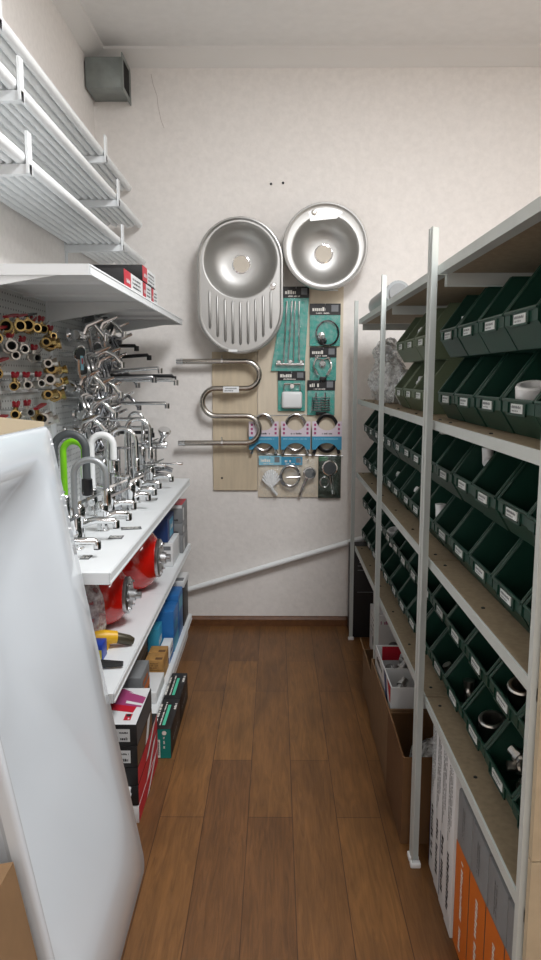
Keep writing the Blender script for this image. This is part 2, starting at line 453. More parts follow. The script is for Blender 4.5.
fitting('white plastic ring in bottom row bin of the upper rack shelf', bin_spot(0, 'upper', 0, .05, .045)+Vector((0, 0, .02)), 'ring', WP)
fitting('white pile of plastic fittings in top bin behind the near post, middle shelf', bin_spot(3, 'middle', 1, .05, .0), 'pile', WP)
fitting('white plastic elbow in top row second bin from post, middle shelf', bin_spot(2, 'middle', 1, .08, .03)+Vector((0, 0, .09)), 'elbow', WP)
fitting('white plastic fitting in bottom row bin by the near post, middle shelf', bin_spot(4, 'middle', 0, .03, -.06)+Vector((0, 0, .06)), 'elbow', WP)
fitting('metal fittings in bottom row bin by the near post, middle shelf', bin_spot(3, 'middle', 0, .05), 'pile', ST)
fitting('grey threaded ring in nearest top row bin on the lower shelf', bin_spot(0, 'lower', 1, .065, .045), 'ring', ST)
fitting('grey threaded ring in bottom row bin on the lower rack shelf', bin_spot(1, 'lower', 0, .065, .045), 'ring', ST)
fitting('small pile of metal nipples in near bottom row bin, lower rack shelf', bin_spot(0, 'lower', 0, .045, .03)+Vector((0, 0, .02)), 'pile', ST)
fitting('metal elbow in bottom row bin on the lower rack shelf', bin_spot(2, 'lower', 0, .06, .045)+Vector((0, 0, .02)), 'elbow', ST)
fitting('dark metal tee in bottom row bin by the near post, lower shelf', bin_spot(3, 'lower', 0, .06, .045), 'tee', ST)
for k, row in ((5, 1), (6, 1), (7, 1), (5, 0), (6, 0), (7, 0)):
    fitting('pale plastic fittings in the %s olive bin of the %s row' % ({5: 'nearest', 6: 'middle', 7: 'farthest'}[k], ('bottom', 'top')[row]), bin_spot(k, 'upper', row, .035)+Vector((0, 0, .03)), 'pile', WP)
for k, row in ((5, 0), (6, 0), (8, 0), (12, 0), (11, 1)):
    fitting('white plastic fittings in %s row bin on the middle shelf, %s from the near end' % (('bottom', 'top')[row], ORD[k+1]), bin_spot(k, 'middle', row, .03)+Vector((0, 0, .02)), 'pile', WP)
fitting('white plastic ring in top bin on the lower shelf of the farther rack', bin_spot(8, 'lower', 1, .045, .04), 'ring', WP)

# ---- clear bags on the upper shelf, far end
def crumple(bm, c, sx, sy, sz, seed, amp=.3, sub=3):
    r = bmesh.ops.create_icosphere(bm, subdivisions=sub, radius=1)
    for v in r['verts']:
        d = v.co.normalized(); n1 = noise.noise(d*2.1+Vector((seed*7.3, seed, 0))); n2 = abs(noise.noise(d*5+Vector((0, seed*3.1, 4))))
        k = 1+amp*n1-amp*.8*n2
        z = max(d.z*k, -.8)
        v.co = Vector((c[0]+d.x*k*sx, c[1]+d.y*k*sy, c[2]+sz*.8+z*sz))
bags = [(.56, 3.76, 1.3735, .075, .10, .115), (.60, 3.55, 1.3735, .08, .09, .105), (.55, 3.33, 1.3735, .07, .095, .11), (.59, 3.10, 1.3735, .07, .085, .085), (.57, 3.66, 1.56, .07, .10, .07)]
for i, (x, y, z, a, b, c) in enumerate(bags):
    t = thing('plastic_bag', ['clear bag of white fittings on upper rack shelf, nearest the back wall', 'clear bag of white fittings on upper rack shelf, behind the far middle post', 'clear bag of white fittings on upper rack shelf, just nearer than the far middle post', 'small clear bag of fittings on upper rack shelf, next to the olive bins', 'crumpled clear bag lying on top of other bags, upper rack shelf'][i], 'bag', (x, y, z), 'clear bags on the upper rack shelf')
    bm = MB(); crumple(bm, (x, y, z), a, b, c, i+1, .28, 4); build('bag_film', bm, 'bag_film', t, sm=60)
    bm = MB()
    for j in range(10):
        q = Vector((x+random.uniform(-.5, .5)*a, y+random.uniform(-.55, .55)*b, z+.03+random.uniform(0, 1)*c*.95))
        aa = Vector((random.uniform(-1, 1), random.uniform(-1, 1), random.uniform(-1, 1))).normalized()
        lathe(bm, [(.014, -.018), (.014, .018), (.018, .018), (.018, .026)], q, aa, 10)
    build('bag_contents', bm, 'white_plastic', t)
p = (.53, 3.0, 1.80)
bm = MB(); tube(bm, [(.53, 3.15, 1.857), (.53, 3.74, 1.857)], .053, 24); tube(bm, [(.53, 3.14, 1.857), (.53, 3.75, 1.857)], .04, 24, mi=1)
solo('film_roll', bm, ['grey_hose', 'box_grey'], 'pale grey roll of sheeting lying on top of the farther rack', 'roll', p)

# ---- boxes under the lowest shelf, near rack
for i in range(4):
    y1 = 1.995-.0735*i; y0 = y1-.0715; x0 = .475-.002*i; top = .492-.004*(i % 2)
    t = thing('flat_carton', 'white flat carton with black vertical print under the near rack, %s from the middle posts' % ORD[i], 'box', (x0, (y0+y1)/2, 0), 'white flat cartons standing under the rack')
    bm = MB(); box(bm, x0, x0+.34, y0, y1, 0, top, bev=.003); build('carton_body', bm, 'box_white', t)
    bm = MB(); f = x0-.0006
    for c in range(3): scrib(bm, (f, y1-.013-.014*c, .47), (0, 0, -1), (0, -1, 0), .22-.03*c, .006, 0, i*5+c)
    scrib(bm, (f, y1-.018, .22), (0, 0, -1), (0, -1, 0), .17, .022, 0, 50+i)
    build('print', bm, 'ink', t, sm=0, fix=False)
    if i in (0, 2):
        bm = MB(); quad(bm, [(f, y1-.002, .22), (f, y1-.008, .22), (f, y1-.008, .02), (f, y1-.002, .02)]); build('colour_stripe', bm, 'box_navy', t, sm=0, fix=False)
for i in range(4):
    y1 = 1.698-.1305*i; y0 = y1-.129; x0 = .476; zt = .445
    t = thing('radiator_carton', 'grey and orange carton with white print under the near rack, %s counted towards the camera' % ORD[i], 'box', (x0, (y0+y1)/2, 0), 'grey and orange cartons under the rack')
    bm = MB(); box(bm, x0, x0+.34, y0, y1, 0, zt, bev=.006)
    build('carton_body', bm, 'box_grey', t)
    bm = MB(); f = x0-.0006
    quad(bm, [(f, y1-.002, .005), (f, y1-.002, .30+.01*i), (f, y0+.002, .308+.01*i), (f, y0+.002, .005)], 0)
    scrib(bm, (f-.0006, y1-.055, .275), (0, 0, -1), (0, -1, 0), .25, .018, 1, 80+i)
    for c in range(2): scrib(bm, (f, y1-.05-.013*c, .42), (0, 0, -1), (0, -1, 0), .08, .005, 2, 90+i+c)
    build('print', bm, ['box_orange', 'white_ink', 'box_dark_grey'], t, sm=0, fix=False)
    bm = MB(); box(bm, x0+.006, x0+.20, y0+.008, y1-.008, zt, zt+.04, bev=.012); build('carton_flap', bm, 'box_dark_grey', t)

# ---- things on the floor under the farther rack
def open_box(label, x0, x1, y0, y1, h, m, flaps, th=.005):
    t = thing('cardboard_box', label, 'box', ((x0+x1)/2, (y0+y1)/2, 0), 'open cardboard boxes under the rack')
    bm = MB()
    box(bm, x0, x0+th, y0, y1, .001, h); box(bm, x1-th, x1, y0, y1, .001, h)
    box(bm, x0+th, x1-th, y0, y0+th, .001, h); box(bm, x0+th, x1-th, y1-th, y1, .001, h); box(bm, x0+th, x1-th, y0+th, y1-th, .001, .006)
    build('box_body', bm, m, t, sm=0)
    for pts in flaps:
        bm = MB(); a, b, c, d = [Vector(q) for q in pts]; n = (b-a).cross(d-a).normalized()*.004
        hexa(bm, [a, b, c, d, a+n, b+n, c+n, d+n]); build('flap', bm, m, t, sm=0)
    return t
open_box('open brown cardboard box by the middle posts, nearest of the floor boxes', .405, .70, 2.09, 2.395, .30, 'cardboard',
         [[(.405, 2.10, .30), (.405, 2.385, .30), (.375, 2.385, .40), (.375, 2.12, .40)]])
open_box('larger brown cardboard box under the lower rack shelf, behind the nearest open box', .41, .74, 2.42, 2.885, .30, 'cardboard_light', [])
open_box('small brown cardboard box on the floor at the aisle edge, farthest of the floor boxes', .42, .52, 2.93, 3.24, .20, 'cardboard_light',
         [[(.42, 2.94, .20), (.42, 3.23, .20), (.40, 3.20, .27), (.40, 2.97, .27)]])
bm = MB()
crumple(bm, (.56, 2.25, .1), .10, .11, .10, 12, .3, 3)
solo('plastic_bag', bm, 'bag_film', 'clear bag stuffed inside the nearest open cardboard box', 'bag', (.56, 2.25, .1))
# white printed tray box full of fittings
t = thing('product_box', 'open white box with red and blue print holding metal fittings, inside the large cardboard box', 'box', (.55, 2.62, .008))
bm = MB(); th = .004; x0, x1, y0, y1, z0, z1 = .422, .70, 2.44, 2.85, .008, .375
box(bm, x0, x0+th, y0, y1, z0, z1); box(bm, x1-th, x1, y0, y1, z0, z1+.03); box(bm, x0+th, x1-th, y0, y0+th, z0, z1); box(bm, x0+th, x1-th, y1-th, y1, z0, z1); box(bm, x0+th, x1-th, y0+th, y1-th, .232, .236)
box(bm, x0+th, x1-th, 2.63, 2.634, z0, z1-.01)
build('box_body', bm, 'box_white', t, sm=0)
bm = MB(); f = x0-.0006
quad(bm, [(f, 2.45, .37), (f, 2.53, .37), (f, 2.47, .31), (f, 2.45, .31)], 0); quad(bm, [(f, 2.56, .37), (f, 2.62, .37), (f, 2.56, .28), (f, 2.50, .28)], 1)
scrib(bm, (f, 2.80, .33), (0, -1, 0), (0, 0, 1), .14, .02, 2, 5)
build('print', bm, ['card_red', 'box_navy', 'ink'], t, sm=0, fix=False); bm = MB()
for yy in (2.8455,):
    quad(bm, [(.45, yy-.0006, .37), (.60, yy-.0006, .37), (.52, yy-.0006, .31), (.45, yy-.0006, .31)], 0); quad(bm, [(.60, yy-.0006, .31), (.64, yy-.0006, .31), (.69, yy-.0006, .37), (.65, yy-.0006, .37)], 1)
build('print', bm, ['card_red', 'box_navy', 'ink'], t, sm=0, fix=False)
for i, (x, y) in enumerate([(.50, 2.52), (.57, 2.56), (.63, 2.50), (.49, 2.70), (.56, 2.74), (.63, 2.70), (.53, 2.79), (.60, 2.78)]):
    p = Vector((x, y, .237)); bm = MB()
    for j in range(8):
        q = p+Vector((random.uniform(-.03, .03), random.uniform(-.03, .03), .018+random.uniform(0, .11)))
        a = Vector((random.uniform(-1, 1), random.uniform(-1, 1), random.uniform(-1, 1))).normalized()
        lathe(bm, [(.013, -.024), (.013, 0), (.019, 0), (.019, .012), (.013, .012), (.013, .026)], q, a, 10)
    solo('pipe_fitting', bm, 'nickel' if i % 3 else 'zinc', 'heap of grey metal fittings in the open white printed box', 'fitting', p, 'fitting heaps in the open white box')
# white appliance cartons and black carton
for i, (x0, x1, y0, y1, z0, z1, lb) in enumerate([(.525, .75, 3.58, 3.78, 0, .25, 'white printed carton on the floor under the farther rack, lower one of two'), (.54, .75, 3.59, 3.77, .252, .42, 'white printed carton stacked on another under the farther rack')]):
    t = thing('appliance_carton', lb, 'box', ((x0+x1)/2, (y0+y1)/2, z0))
    bm = MB(); box(bm, x0, x1, y0, y1, z0+.001, z1, bev=.003); build('carton_body', bm, 'box_white', t)
    bm = MB(); f = x0-.0008
    for c in range(4): scrib(bm, (f, y1-.05, z1-.05-.03*c), (0, -1, 0), (0, 0, 1), .13-.02*c, .012, 0, 20+i*4+c)
    lathe(bm, [(.025, 0), (.025, .0004)], (x0-.0002, y0+.06, z0+(z1-z0)*.35), (-1, 0, 0), 20, mi=0)
    f = y0-.0008
    scrib(bm, (x0+.03, f, z1-.05), (1, 0, 0), (0, 0, 1), .14, .018, 1, 31+i); lathe(bm, [(.03, 0), (.03, .0004)], (x0+.1, y0-.0003, z0+(z1-z0)*.3), (0, -1, 0), 20, mi=0)
    build('print', bm, ['ink_grey', 'magenta'], t, sm=0, fix=False)
t = thing('appliance_carton', 'tall black carton with white print beside the far post at the back wall', 'box', (.55, 3.95, 0))
bm = MB(); box(bm, .432, .70, 3.915, 4.085, .001, .53, bev=.003); build('carton_body', bm, 'box_black', t)
bm = MB(); f = 3.9142
# white letter A and marks on the near face
for a, b, c, d in (((.478, .445), (.483, .445), (.496, .485), (.491, .485)), ((.505, .445), (.500, .445), (.489, .485), (.494, .485)), ((.484, .456), (.499, .456), (.499, .461), (.484, .461))):
    quad(bm, [(q[0], f, q[1]) for q in (a, b, c, d)], 0)
scrib(bm, (.51, f, .445), (1, 0, 0), (0, 0, 1), .05, .018, 0, 3)
for z in (.425, .40, .27): quad(bm, [(.468, f, z), (.56, f, z), (.56, f, z+.004), (.468, f, z+.004)], 1)
build('print', bm, ['white_ink', 'ink_grey'], t, sm=0, fix=False)

# ================================================================== BACK WALL ITEMS
def WP_(px, py, off=0.): return pY(px, py, D-off)
# vent box
t = thing('vent_box', 'grey galvanised duct box in the ceiling corner above the pipe rack', 'vent', (-.9, 4.0, 2.985))
bm = MB(); box(bm, -.992, -.80, 3.92, D-.002, 2.985, 3.135, bev=.004); build('duct_body', bm, 'galv', t)
bm = MB(); X = -.80
for (y0, y1, z0, z1) in ((3.905, D-.002, 2.965, 2.99), (3.905, D-.002, 3.128, 3.15), (3.905, 3.93, 2.99, 3.128), (4.08, D-.002, 2.99, 3.128)): box(bm, X, X+.006, y0, y1, z0, z1)
build('flange', bm, 'galv', t, sm=0)
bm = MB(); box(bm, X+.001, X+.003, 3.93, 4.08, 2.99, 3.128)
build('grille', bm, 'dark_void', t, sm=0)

# panels
def board(label, x0, x1, z0, z1, m, th=.012, y=D):
    bm = MB(); box(bm, x0, x1, y-th, y-.001, z0, z1, bev=.0015); o = solo('wall_board', bm, m, label, 'board', ((x0+x1)/2, y, z0), sm=0); return o
a = WP_(212, 352); b = WP_(257.5, 490); c = WP_(340.5, 497); d_ = WP_(280, 287)
board('tan wooden board on the back wall behind the S-shaped chrome pipe', a.x, b.x, b.z, a.z, 'tan_veneer', .013)
board('pale beige board on the back wall behind the hanging packages', b.x+.003, c.x, c.z, d_.z, 'pale_veneer', .009)
bm = MB(); p = WP_(222, 478, .013); lathe(bm, [(.006, 0), (.006, .002)], p, (0, -1, 0), 12); solo('wall_screw', bm, 'ink', 'dark screw near the bottom of the tan wooden board', 'screw', p)

# oval sink with drainboard
def stadium(hw, hh, n=14):
    pts = []
    s = hh-hw
    for i in range(2*n+1): a_ = PI*i/(2*n); pts.append((hw*math.cos(a_), s+hw*math.sin(a_)))
    for i in range(2*n+1): a_ = PI+PI*i/(2*n); pts.append((hw*math.cos(a_), -s+hw*math.sin(a_)))
    return pts
def loops(bm, rings, mi=0, cap=True):
    R = [[bm.verts.new(p) for p in r] for r in rings]; n = len(R[0])
    for i in range(len(R)-1):
        for k in range(n): bm.faces.new((R[i][k], R[i][(k+1) % n], R[i+1][(k+1) % n], R[i+1][k])).material_index = mi
    if cap: bm.faces.new(R[-1]).material_index = mi
    return R
SO = .142
cO = (WP_(197.5, 285, SO)+WP_(283, 285, SO))/2; zt = WP_(240, 216, SO).z; zb = WP_(240, 354, SO).z
OX, OZ = cO.x, (zt+zb)/2; HW = .2365; HH = (zt-zb)/2
t = thing('oval_sink', 'oval stainless steel sink with ribbed drainboard hung on the back wall', 'sink', (OX, D-.02, OZ))
bm = MB(); yf = D-SO
BC = (0, HH-HW+.004); BR = .202           # bowl centre (local x,z) and radius
n = 14; st = stadium(HW, HH, n); N_ = len(st)
def ring_st(s, dy): return [(OX+x*s, yf+dy, OZ+z*(1-(1-s)*HW/HH)) for x, z in st]
# deck: rolled rim then a grid-filled deck between the rim and the bowl
R0 = [ring_st(1.0, .012), ring_st(1.0, .002), ring_st(.985, -.006), ring_st(.955, -.008), ring_st(.935, -.003), ring_st(.915, 0)]
Rr = loops(bm, R0, cap=False)
bowl = []
for i in range(N_):
    x, z = Rr[-1][i].co.x-OX, Rr[-1][i].co.z-OZ
    ang = math.atan2(z-BC[1], x-BC[0]) if z > BC[1] else None
    bowl.append(ang)
# bowl edge ring with same count: directions spread evenly
def bowl_ring(r, dy):
    out = []
    for i in range(N_):
        if i <= 2*n: a_ = PI*i/(2*n)
        else: a_ = PI+PI*(i-2*n-1)/(2*n)
        out.append((OX+BC[0]+r*math.cos(a_), yf+dy, OZ+BC[1]+r*math.sin(a_)))
    return out
RB = [bowl_ring(BR, 0), bowl_ring(BR-.006, .004), bowl_ring(BR-.016, .016)]
A = Rr[-1]; Bv = [bm.verts.new(p) for p in RB[0]]
for k in range(N_): bm.faces.new((A[k], A[(k+1) % N_], Bv[(k+1) % N_], Bv[k]))
build('deck', bm, 'brushed_sink', t, sm=30)
bm = MB()
BD = .13
loops(bm, [bowl_ring(BR+.003, -.0015), bowl_ring(BR-.002, -.0005), bowl_ring(BR-.008, .008), bowl_ring(BR-.014, .025), bowl_ring(BR-.025, .06), bowl_ring(BR-.042, .09), bowl_ring(BR-.066, .112), bowl_ring(BR-.10, .125), bowl_ring(.07, BD-.001), bowl_ring(.038, BD)], cap=True)
build('bowl', bm, 'brushed_sink', t, sm=50)
p = (OX, yf+BD-.001, OZ+BC[1])
bm = MB(); lathe(bm, [(.052, 0), (.052, .003), (.046, .004), (.044, .001)], p, (0, -1, 0), 28, cap=False); lathe(bm, [(.045, 0), (.045, .0014)], p, (0, -1, 0), 28, mi=1)
build('drain_hole', bm, ['chrome', 'drain_card'], t)
for i in range(9):
    x = OX-.168+.042*i
    z1 = OZ-.022-.06*(1-((i-4)/4)**2); half = math.sqrt(max(0, (HW*.86)**2-(x-OX)**2)); z0 = OZ-(HH-HW)-half+.015
    bm = MB(); tube(bm, [(x, yf+.002, z1), (x, yf-.001, z1-.012), (x, yf-.001, z0+.012), (x, yf+.002, z0)], [.003, .0075, .0075, .003], 8)
    build('drainboard_rib', bm, 'brushed_sink', t, sm=60)
bm = MB(); q = WP_(272.5, 286.5, SO+.001); lathe(bm, [(.017, 0), (.017, .003), (.013, .004), (.0, .0035)], q, (0, -1, 0), 20); build('overflow_cap', bm, 'chrome', t)
bm = MB(); q = WP_(232, 351, SO+.008); box(bm, q.x-.02, q.x+.03, q.y-.001, q.y, q.z-.004, q.z+.008); build('sticker', bm, 'paper', t, sm=0)

# round sink
cR = (WP_(283.5, 247, SO)+WP_(367, 247, SO))/2; RS = .97
RXc, RZc = cR.x, (WP_(325, 202, SO).z+WP_(325, 290, SO).z)/2
t = thing('round_sink', 'round stainless steel sink hung high on the back wall', 'sink', (RXc, D-.02, RZc))
bm = MB(); yf = D-SO; ox, oz = 0.0, -.018
def circ(r, dy, cx=0, cz=0, n=56):
    r = r*RS
    return [(RXc+cx+r*math.cos(2*PI*i/n), yf+dy, RZc+cz+r*math.sin(2*PI*i/n)) for i in range(n)]
loops(bm, [circ(.24, .014), circ(.24, .003), circ(.236, -.005), circ(.228, -.007), circ(.22, -.002), circ(.214, 0), circ(.188, 0, ox, oz)], cap=False)
build('deck', bm, 'brushed_sink', t, sm=40)
bm = MB(); loops(bm, [circ(.191, -.002, ox, oz), circ(.186, -.0005, ox, oz), circ(.180, .008, ox, oz), circ(.175, .025, ox, oz), circ(.164, .06, ox, oz), circ(.147, .09, ox, oz), circ(.123, .112, ox, oz), circ(.09, .125, ox, oz), circ(.07, BD-.001, ox, oz), circ(.04, BD, ox, oz)])
build('bowl', bm, 'brushed_sink', t, sm=50)
p = (RXc+ox, yf+BD-.001, RZc+oz)
bm = MB(); lathe(bm, [(.052, 0), (.052, .003), (.046, .004), (.044, .001)], p, (0, -1, 0), 28, cap=False); lathe(bm, [(.045, 0), (.045, .0014)], p, (0, -1, 0), 28, mi=1)
build('drain_hole', bm, ['chrome', 'drain_card'], t)
bm = MB()   # tap ledge: a slightly raised flat between two notches on the upper left
pts = []
for i in range(9):
    a_ = math.radians(62+56*i/8); pts.append((RXc+.208*math.cos(a_), RZc+.208*math.sin(a_)))
pts += [(RXc-.085, RZc+.135), (RXc+.062, RZc+.150)]
pts2 = [(x, z) for x, z in pts]
prism(bm, [(RXc+(x-RXc)*RS, RZc+(z-RZc)*RS) for x, z in pts2], 'y', yf-.0018, yf+.001); build('tap_ledge', bm, 'brushed_sink', t, sm=20)
bm = MB(); q = WP_(314, 212.5, SO+.0018); lathe(bm, [(.0145, 0), (.0145, .0012), (.011, .003)], q, (0, -1, 0), 20); build('tap_hole_plug', bm, 'nickel', t)
bm = MB(); q = WP_(331, 291, .01); tube(bm, [q+Vector((-.04, 0, .004)), q+Vector((.04, 0, .004))], .004, 8); build('fixing_clip', bm, 'white_plastic', t)

# S-shaped heated towel pipe
t = thing('towel_warmer', 'S-shaped chrome heated towel pipe mounted over the tan board', 'towel warmer', WP_(222, 402, .06))
off = .07
pl = [WP_(180, 361.5, off), WP_(200, 361.5, off), WP_(246, 361.5, off)]
def turn(pa, pb, sgn, n=12):
    c = (pa+pb)/2; r = (pa.z-pb.z)/2
    return [Vector((c.x+sgn*r*math.sin(PI*i/n), c.y, c.z+r*math.cos(PI*i/n))) for i in range(1, n)]
A1, A2 = WP_(246, 361.5, off), WP_(246, 388.5, off); B1, B2 = WP_(216, 388.5, off), WP_(216, 416, off); C1, C2 = WP_(246, 416, off), WP_(246, 443, off)
path = pl+turn(A1, A2, 1)+[A2, B1]+turn(B1, B2, -1)+[B2, C1]+turn(C1, C2, 1)+[C2, WP_(200, 443, off), WP_(182, 443, off)]
bm = MB(); tube(bm, path, .0155, 16); build('pipe', bm, 'satin_steel', t)
for q, s in ((WP_(178.5, 361.5, off), 1), (WP_(180.5, 443, off), 1)):
    bm = MB(); lathe(bm, [(.017, -.012), (.017, .012), (.02, .014), (.02, .026), (.016, .028)], q, (1, 0, 0), 14); build('union_nut', bm, 'chrome', t)
for px, py in ((222, 361.5), (222, 443)):
    q = WP_(px, py, off); bm = MB()
    tube(bm, [q+Vector((0, 0, 0)), Vector((q.x, D-.014, q.z))], .006, 10); lathe(bm, [(.019, -.006), (.019, .006)], q, (1, 0, 0), 14)
    lathe(bm, [(.016, 0), (.016, .004)], (q.x, D-.018, q.z), (0, 1, 0), 14); tube(bm, [q+Vector((0, 0, .01)), q+Vector((0, -.004, .035))], .003, 6)
    build('wall_bracket', bm, 'chrome', t)
q = WP_(231, 389.5, off+.018); bm = MB(); box(bm, q.x-.045, q.x+.045, q.y-.001, q.y, q.z-.017, q.z+.017); scrib(bm, (q.x-.038, q.y-.0016, q.z+.002), (1, 0, 0), (0, 0, 1), .07, .007, 1, 2); scrib(bm, (q.x-.038, q.y-.0016, q.z-.010), (1, 0, 0), (0, 0, 1), .05, .006, 1, 3)
build('price_label', bm, ['paper', 'ink_grey'], t, sm=0, fix=False)

# packages: each hangs from a hook, card back + printed header + product + film
def pk(name, label, cat, px0, px1, py0, py1, hdr=0, group='packaged bathroom accessories on the back wall', skew=0, off=.02, card='teal_card', film_=True, filmm='clear_film', hm='header_black'):
    a = WP_(px0, py0, off); b = WP_(px1, py1, off)
    t = thing(name, label, cat, ((a.x+b.x)/2, D-off, a.z), group)
    y = D-off
    cx = (a.x+b.x)/2
    bm = MB(); tube(bm, [(cx, D-.008, a.z-.008), (cx, y-.012, a.z-.008), (cx, y-.018, a.z)], .002, 6); build('peg_hook', bm, 'zinc', t)
    if card:
        bm = MB(); dx = skew
        hexa(bm, [(a.x+dx, y-.001, b.z), (b.x+dx, y-.001, b.z), (b.x+dx, y+.001, b.z), (a.x+dx, y+.001, b.z), (a.x, y-.001, a.z), (b.x, y-.001, a.z), (b.x, y+.001, a.z), (a.x, y+.001, a.z)])
        build('backing_card', bm, card, t, sm=0)
    if hdr:
        zh = WP_(px0, py0+hdr, off).z
        bm = MB(); box(bm, a.x-.001, b.x+.001, y-.004, y-.0015, zh, a.z+.002)
        w = b.x-a.x; h = a.z-zh
        scrib(bm, (a.x+w*.08, y-.0046, zh+h*.35), (1, 0, 0), (0, 0, 1), w*.42, h*.35, 1, int(px0)); quad(bm, [(a.x+w*.7, y-.0046, zh+h*.3), (a.x+w*.93, y-.0046, zh+h*.3), (a.x+w*.93, y-.0046, zh+h*.9), (a.x+w*.7, y-.0046, zh+h*.9)], 2)
        scrib(bm, (a.x+w*.2, y-.0046, zh+h*.1), (1, 0, 0), (0, 0, 1), w*.45, h*.12, 1, int(px0)+5)
        build('header_card', bm, [hm, 'white_ink', 'ink_grey'], t, sm=0, fix=False)
    def fin(bulge=.022, m=filmm):
        if not film_: return
        bm = MB(); nx, nz = 10, 14; zt_ = WP_(px0, py0+hdr, off).z if hdr else a.z
        vs = []
        for j in range(nz+1):
            for i in range(nx+1):
                u, v = i/nx, j/nz
                e = min(u, 1-u, v, 1-v)*4; e = min(1, e)
                dy = -.003-bulge*e*(1+.35*noise.noise(Vector((u*5+px0, v*7, 1))))
                vs.append(bm.verts.new((a.x+skew*v+(b.x-a.x)*u, y+dy, zt_+(b.z-zt_)*v)))
        for j in range(nz):
            for i in range(nx):
                k = j*(nx+1)+i; bm.faces.new((vs[k], vs[k+1], vs[k+nx+2], vs[k+nx+1]))
        build('film', bm, m, t, sm=60)
    return t, a, b, cx, y, fin
# 1 tall towel rail
t, a, b, cx, y, fin = pk('towel_rail_pack', 'tall teal package with long chrome rods, right of the oval sink', 'package', 283, 309, 287, 298, 11, card=None, film_=False)
bm = MB(); p1, p2, p3, p4 = WP_(283, 297, .02), WP_(309, 297, .02), WP_(304.5, 371, .02), WP_(271, 371, .02)
hexa(bm, [(p4.x, y-.001, p4.z), (p3.x, y-.001, p3.z), (p3.x, y+.001, p3.z), (p4.x, y+.001, p4.z), (p1.x, y-.001, p1.z), (p2.x, y-.001, p2.z), (p2.x, y+.001, p2.z), (p1.x, y+.001, p1.z)])
build('backing_card', bm, 'teal_card', t, sm=0)
bm = MB()
for x0_, x1_ in ((287, 283.5), (292, 288), (295, 293.5), (299, 299)): tube(bm, [WP_(x0_, 301, .03), WP_(x1_, 362, .03)], .0048, 8)
tube(bm, [WP_(276, 364, .035), WP_(304, 364.5, .035)], .009, 12)
for x in (279, 290, 301): lathe(bm, [(.016, 0), (.018, .004), (.012, .014), (.008, .02)], WP_(x, 362, .022), (0, -1, 0), 14)
build('towel_rail', bm, 'chrome', t)
bm = MB(); quad(bm, [WP_(283, 298, .047), WP_(309, 298, .047), WP_(304.5, 371, .047), WP_(271, 371, .047)]); build('film', bm, 'clear_film', t, sm=0)
# 2 towel ring
t, a, b, cx, y, fin = pk('towel_ring_pack', 'teal package with a black towel ring, top of the right column', 'package', 310, 340, 304, 346, 11)
bm = MB(); c = WP_(327.5, 333, .035); tube(bm, [c+Vector((.063*math.cos(2*PI*i/40), 0, .068*math.sin(2*PI*i/40))) for i in range(40)], .0048, 8, closed=True)
lathe(bm, [(.024, 0), (.024, .008), (.016, .012), (.01, .025)], WP_(322.5, 341, .022), (0, -1, 0), 16); build('towel_ring', bm, 'black_plastic', t)
bm = MB(); lathe(bm, [(.02, 0), (.02, .012), (.01, .018)], WP_(321.5, 335.5, .024), (0, -1, 0), 16); build('ring_mount', bm, 'chrome', t)
fin()
# 3 double hook pack
t, a, b, cx, y, fin = pk('robe_hook_pack', 'small teal package with looped chrome hooks, below the black towel ring', 'package', 310, 336, 347.5, 381, 10)
bm = MB()
for s in (-1, 1):
    c = WP_(322.5+s*5, 366, .035); tube(bm, [c+Vector((s*.012*math.sin(PI*i/14)*1.8, -.01*math.sin(PI*i/14), .05-.1*i/14)) for i in range(15)], .0048, 8)
    tube(bm, [WP_(322.5, 360, .035), WP_(322.5+s*7, 358, .04), WP_(322.5+s*9, 366, .04), WP_(322.5+s*4, 375, .04)], .005, 8)
lathe(bm, [(.02, 0), (.02, .01), (.012, .016)], WP_(322.5, 364, .024), (0, -1, 0), 16)
build('robe_hook', bm, 'chrome', t); bm = MB(); box(bm, cx-.02, cx+.02, y-.02, y-.004, b.z, b.z+.025, bev=.004); build('end_cap', bm, 'black_plastic', t); fin()
# 4 paper holder
t, a, b, cx, y, fin = pk('paper_holder_pack', 'teal package with white toilet roll holder, under the tall rod package', 'package', 278, 305, 371.5, 411, 9)
bm = MB(); c = WP_(292, 400, .04); box(bm, c.x-.058, c.x+.058, c.y-.012, c.y+.010, c.z-.048, c.z+.048, bev=.012, seg=3); build('holder_cover', bm, 'white_plastic', t)
bm = MB(); tube(bm, [WP_(284, 391, .035), WP_(284, 384, .035), WP_(300, 384, .035), WP_(300, 391, .035)], .005, 8); lathe(bm, [(.018, 0), (.018, .01), (.012, .02)], WP_(292, 386, .024), (0, -1, 0), 14); build('holder_arm', bm, 'chrome', t); fin()
# 5 soap dish
t, a, b, cx, y, fin = pk('soap_dish_pack', 'teal package with chrome soap basket, lowest of the right column', 'package', 307.5, 334.5, 380.5, 415, 10)
bm = MB()
for k in range(6): z = -.035+.014*k; tube(bm, [WP_(312, 404, .04)+Vector((0, 0, z)), WP_(321, 404, .065)+Vector((0, 0, z)), WP_(330, 404, .04)+Vector((0, 0, z))], .0035, 6)
for k in range(5): tube(bm, [WP_(313+4*k, 399, .05), WP_(313+4*k, 410, .05)], .003, 6)
for k in (316, 325): tube(bm, [WP_(k, 393, .03), WP_(k, 400, .05)], .005, 8)
build('soap_basket', bm, 'chrome_dark', t); bm = MB(); box(bm, cx-.03, cx+.03, y-.02, y-.004, b.z, b.z+.02, bev=.004); build('end_cap', bm, 'black_plastic', t); fin()

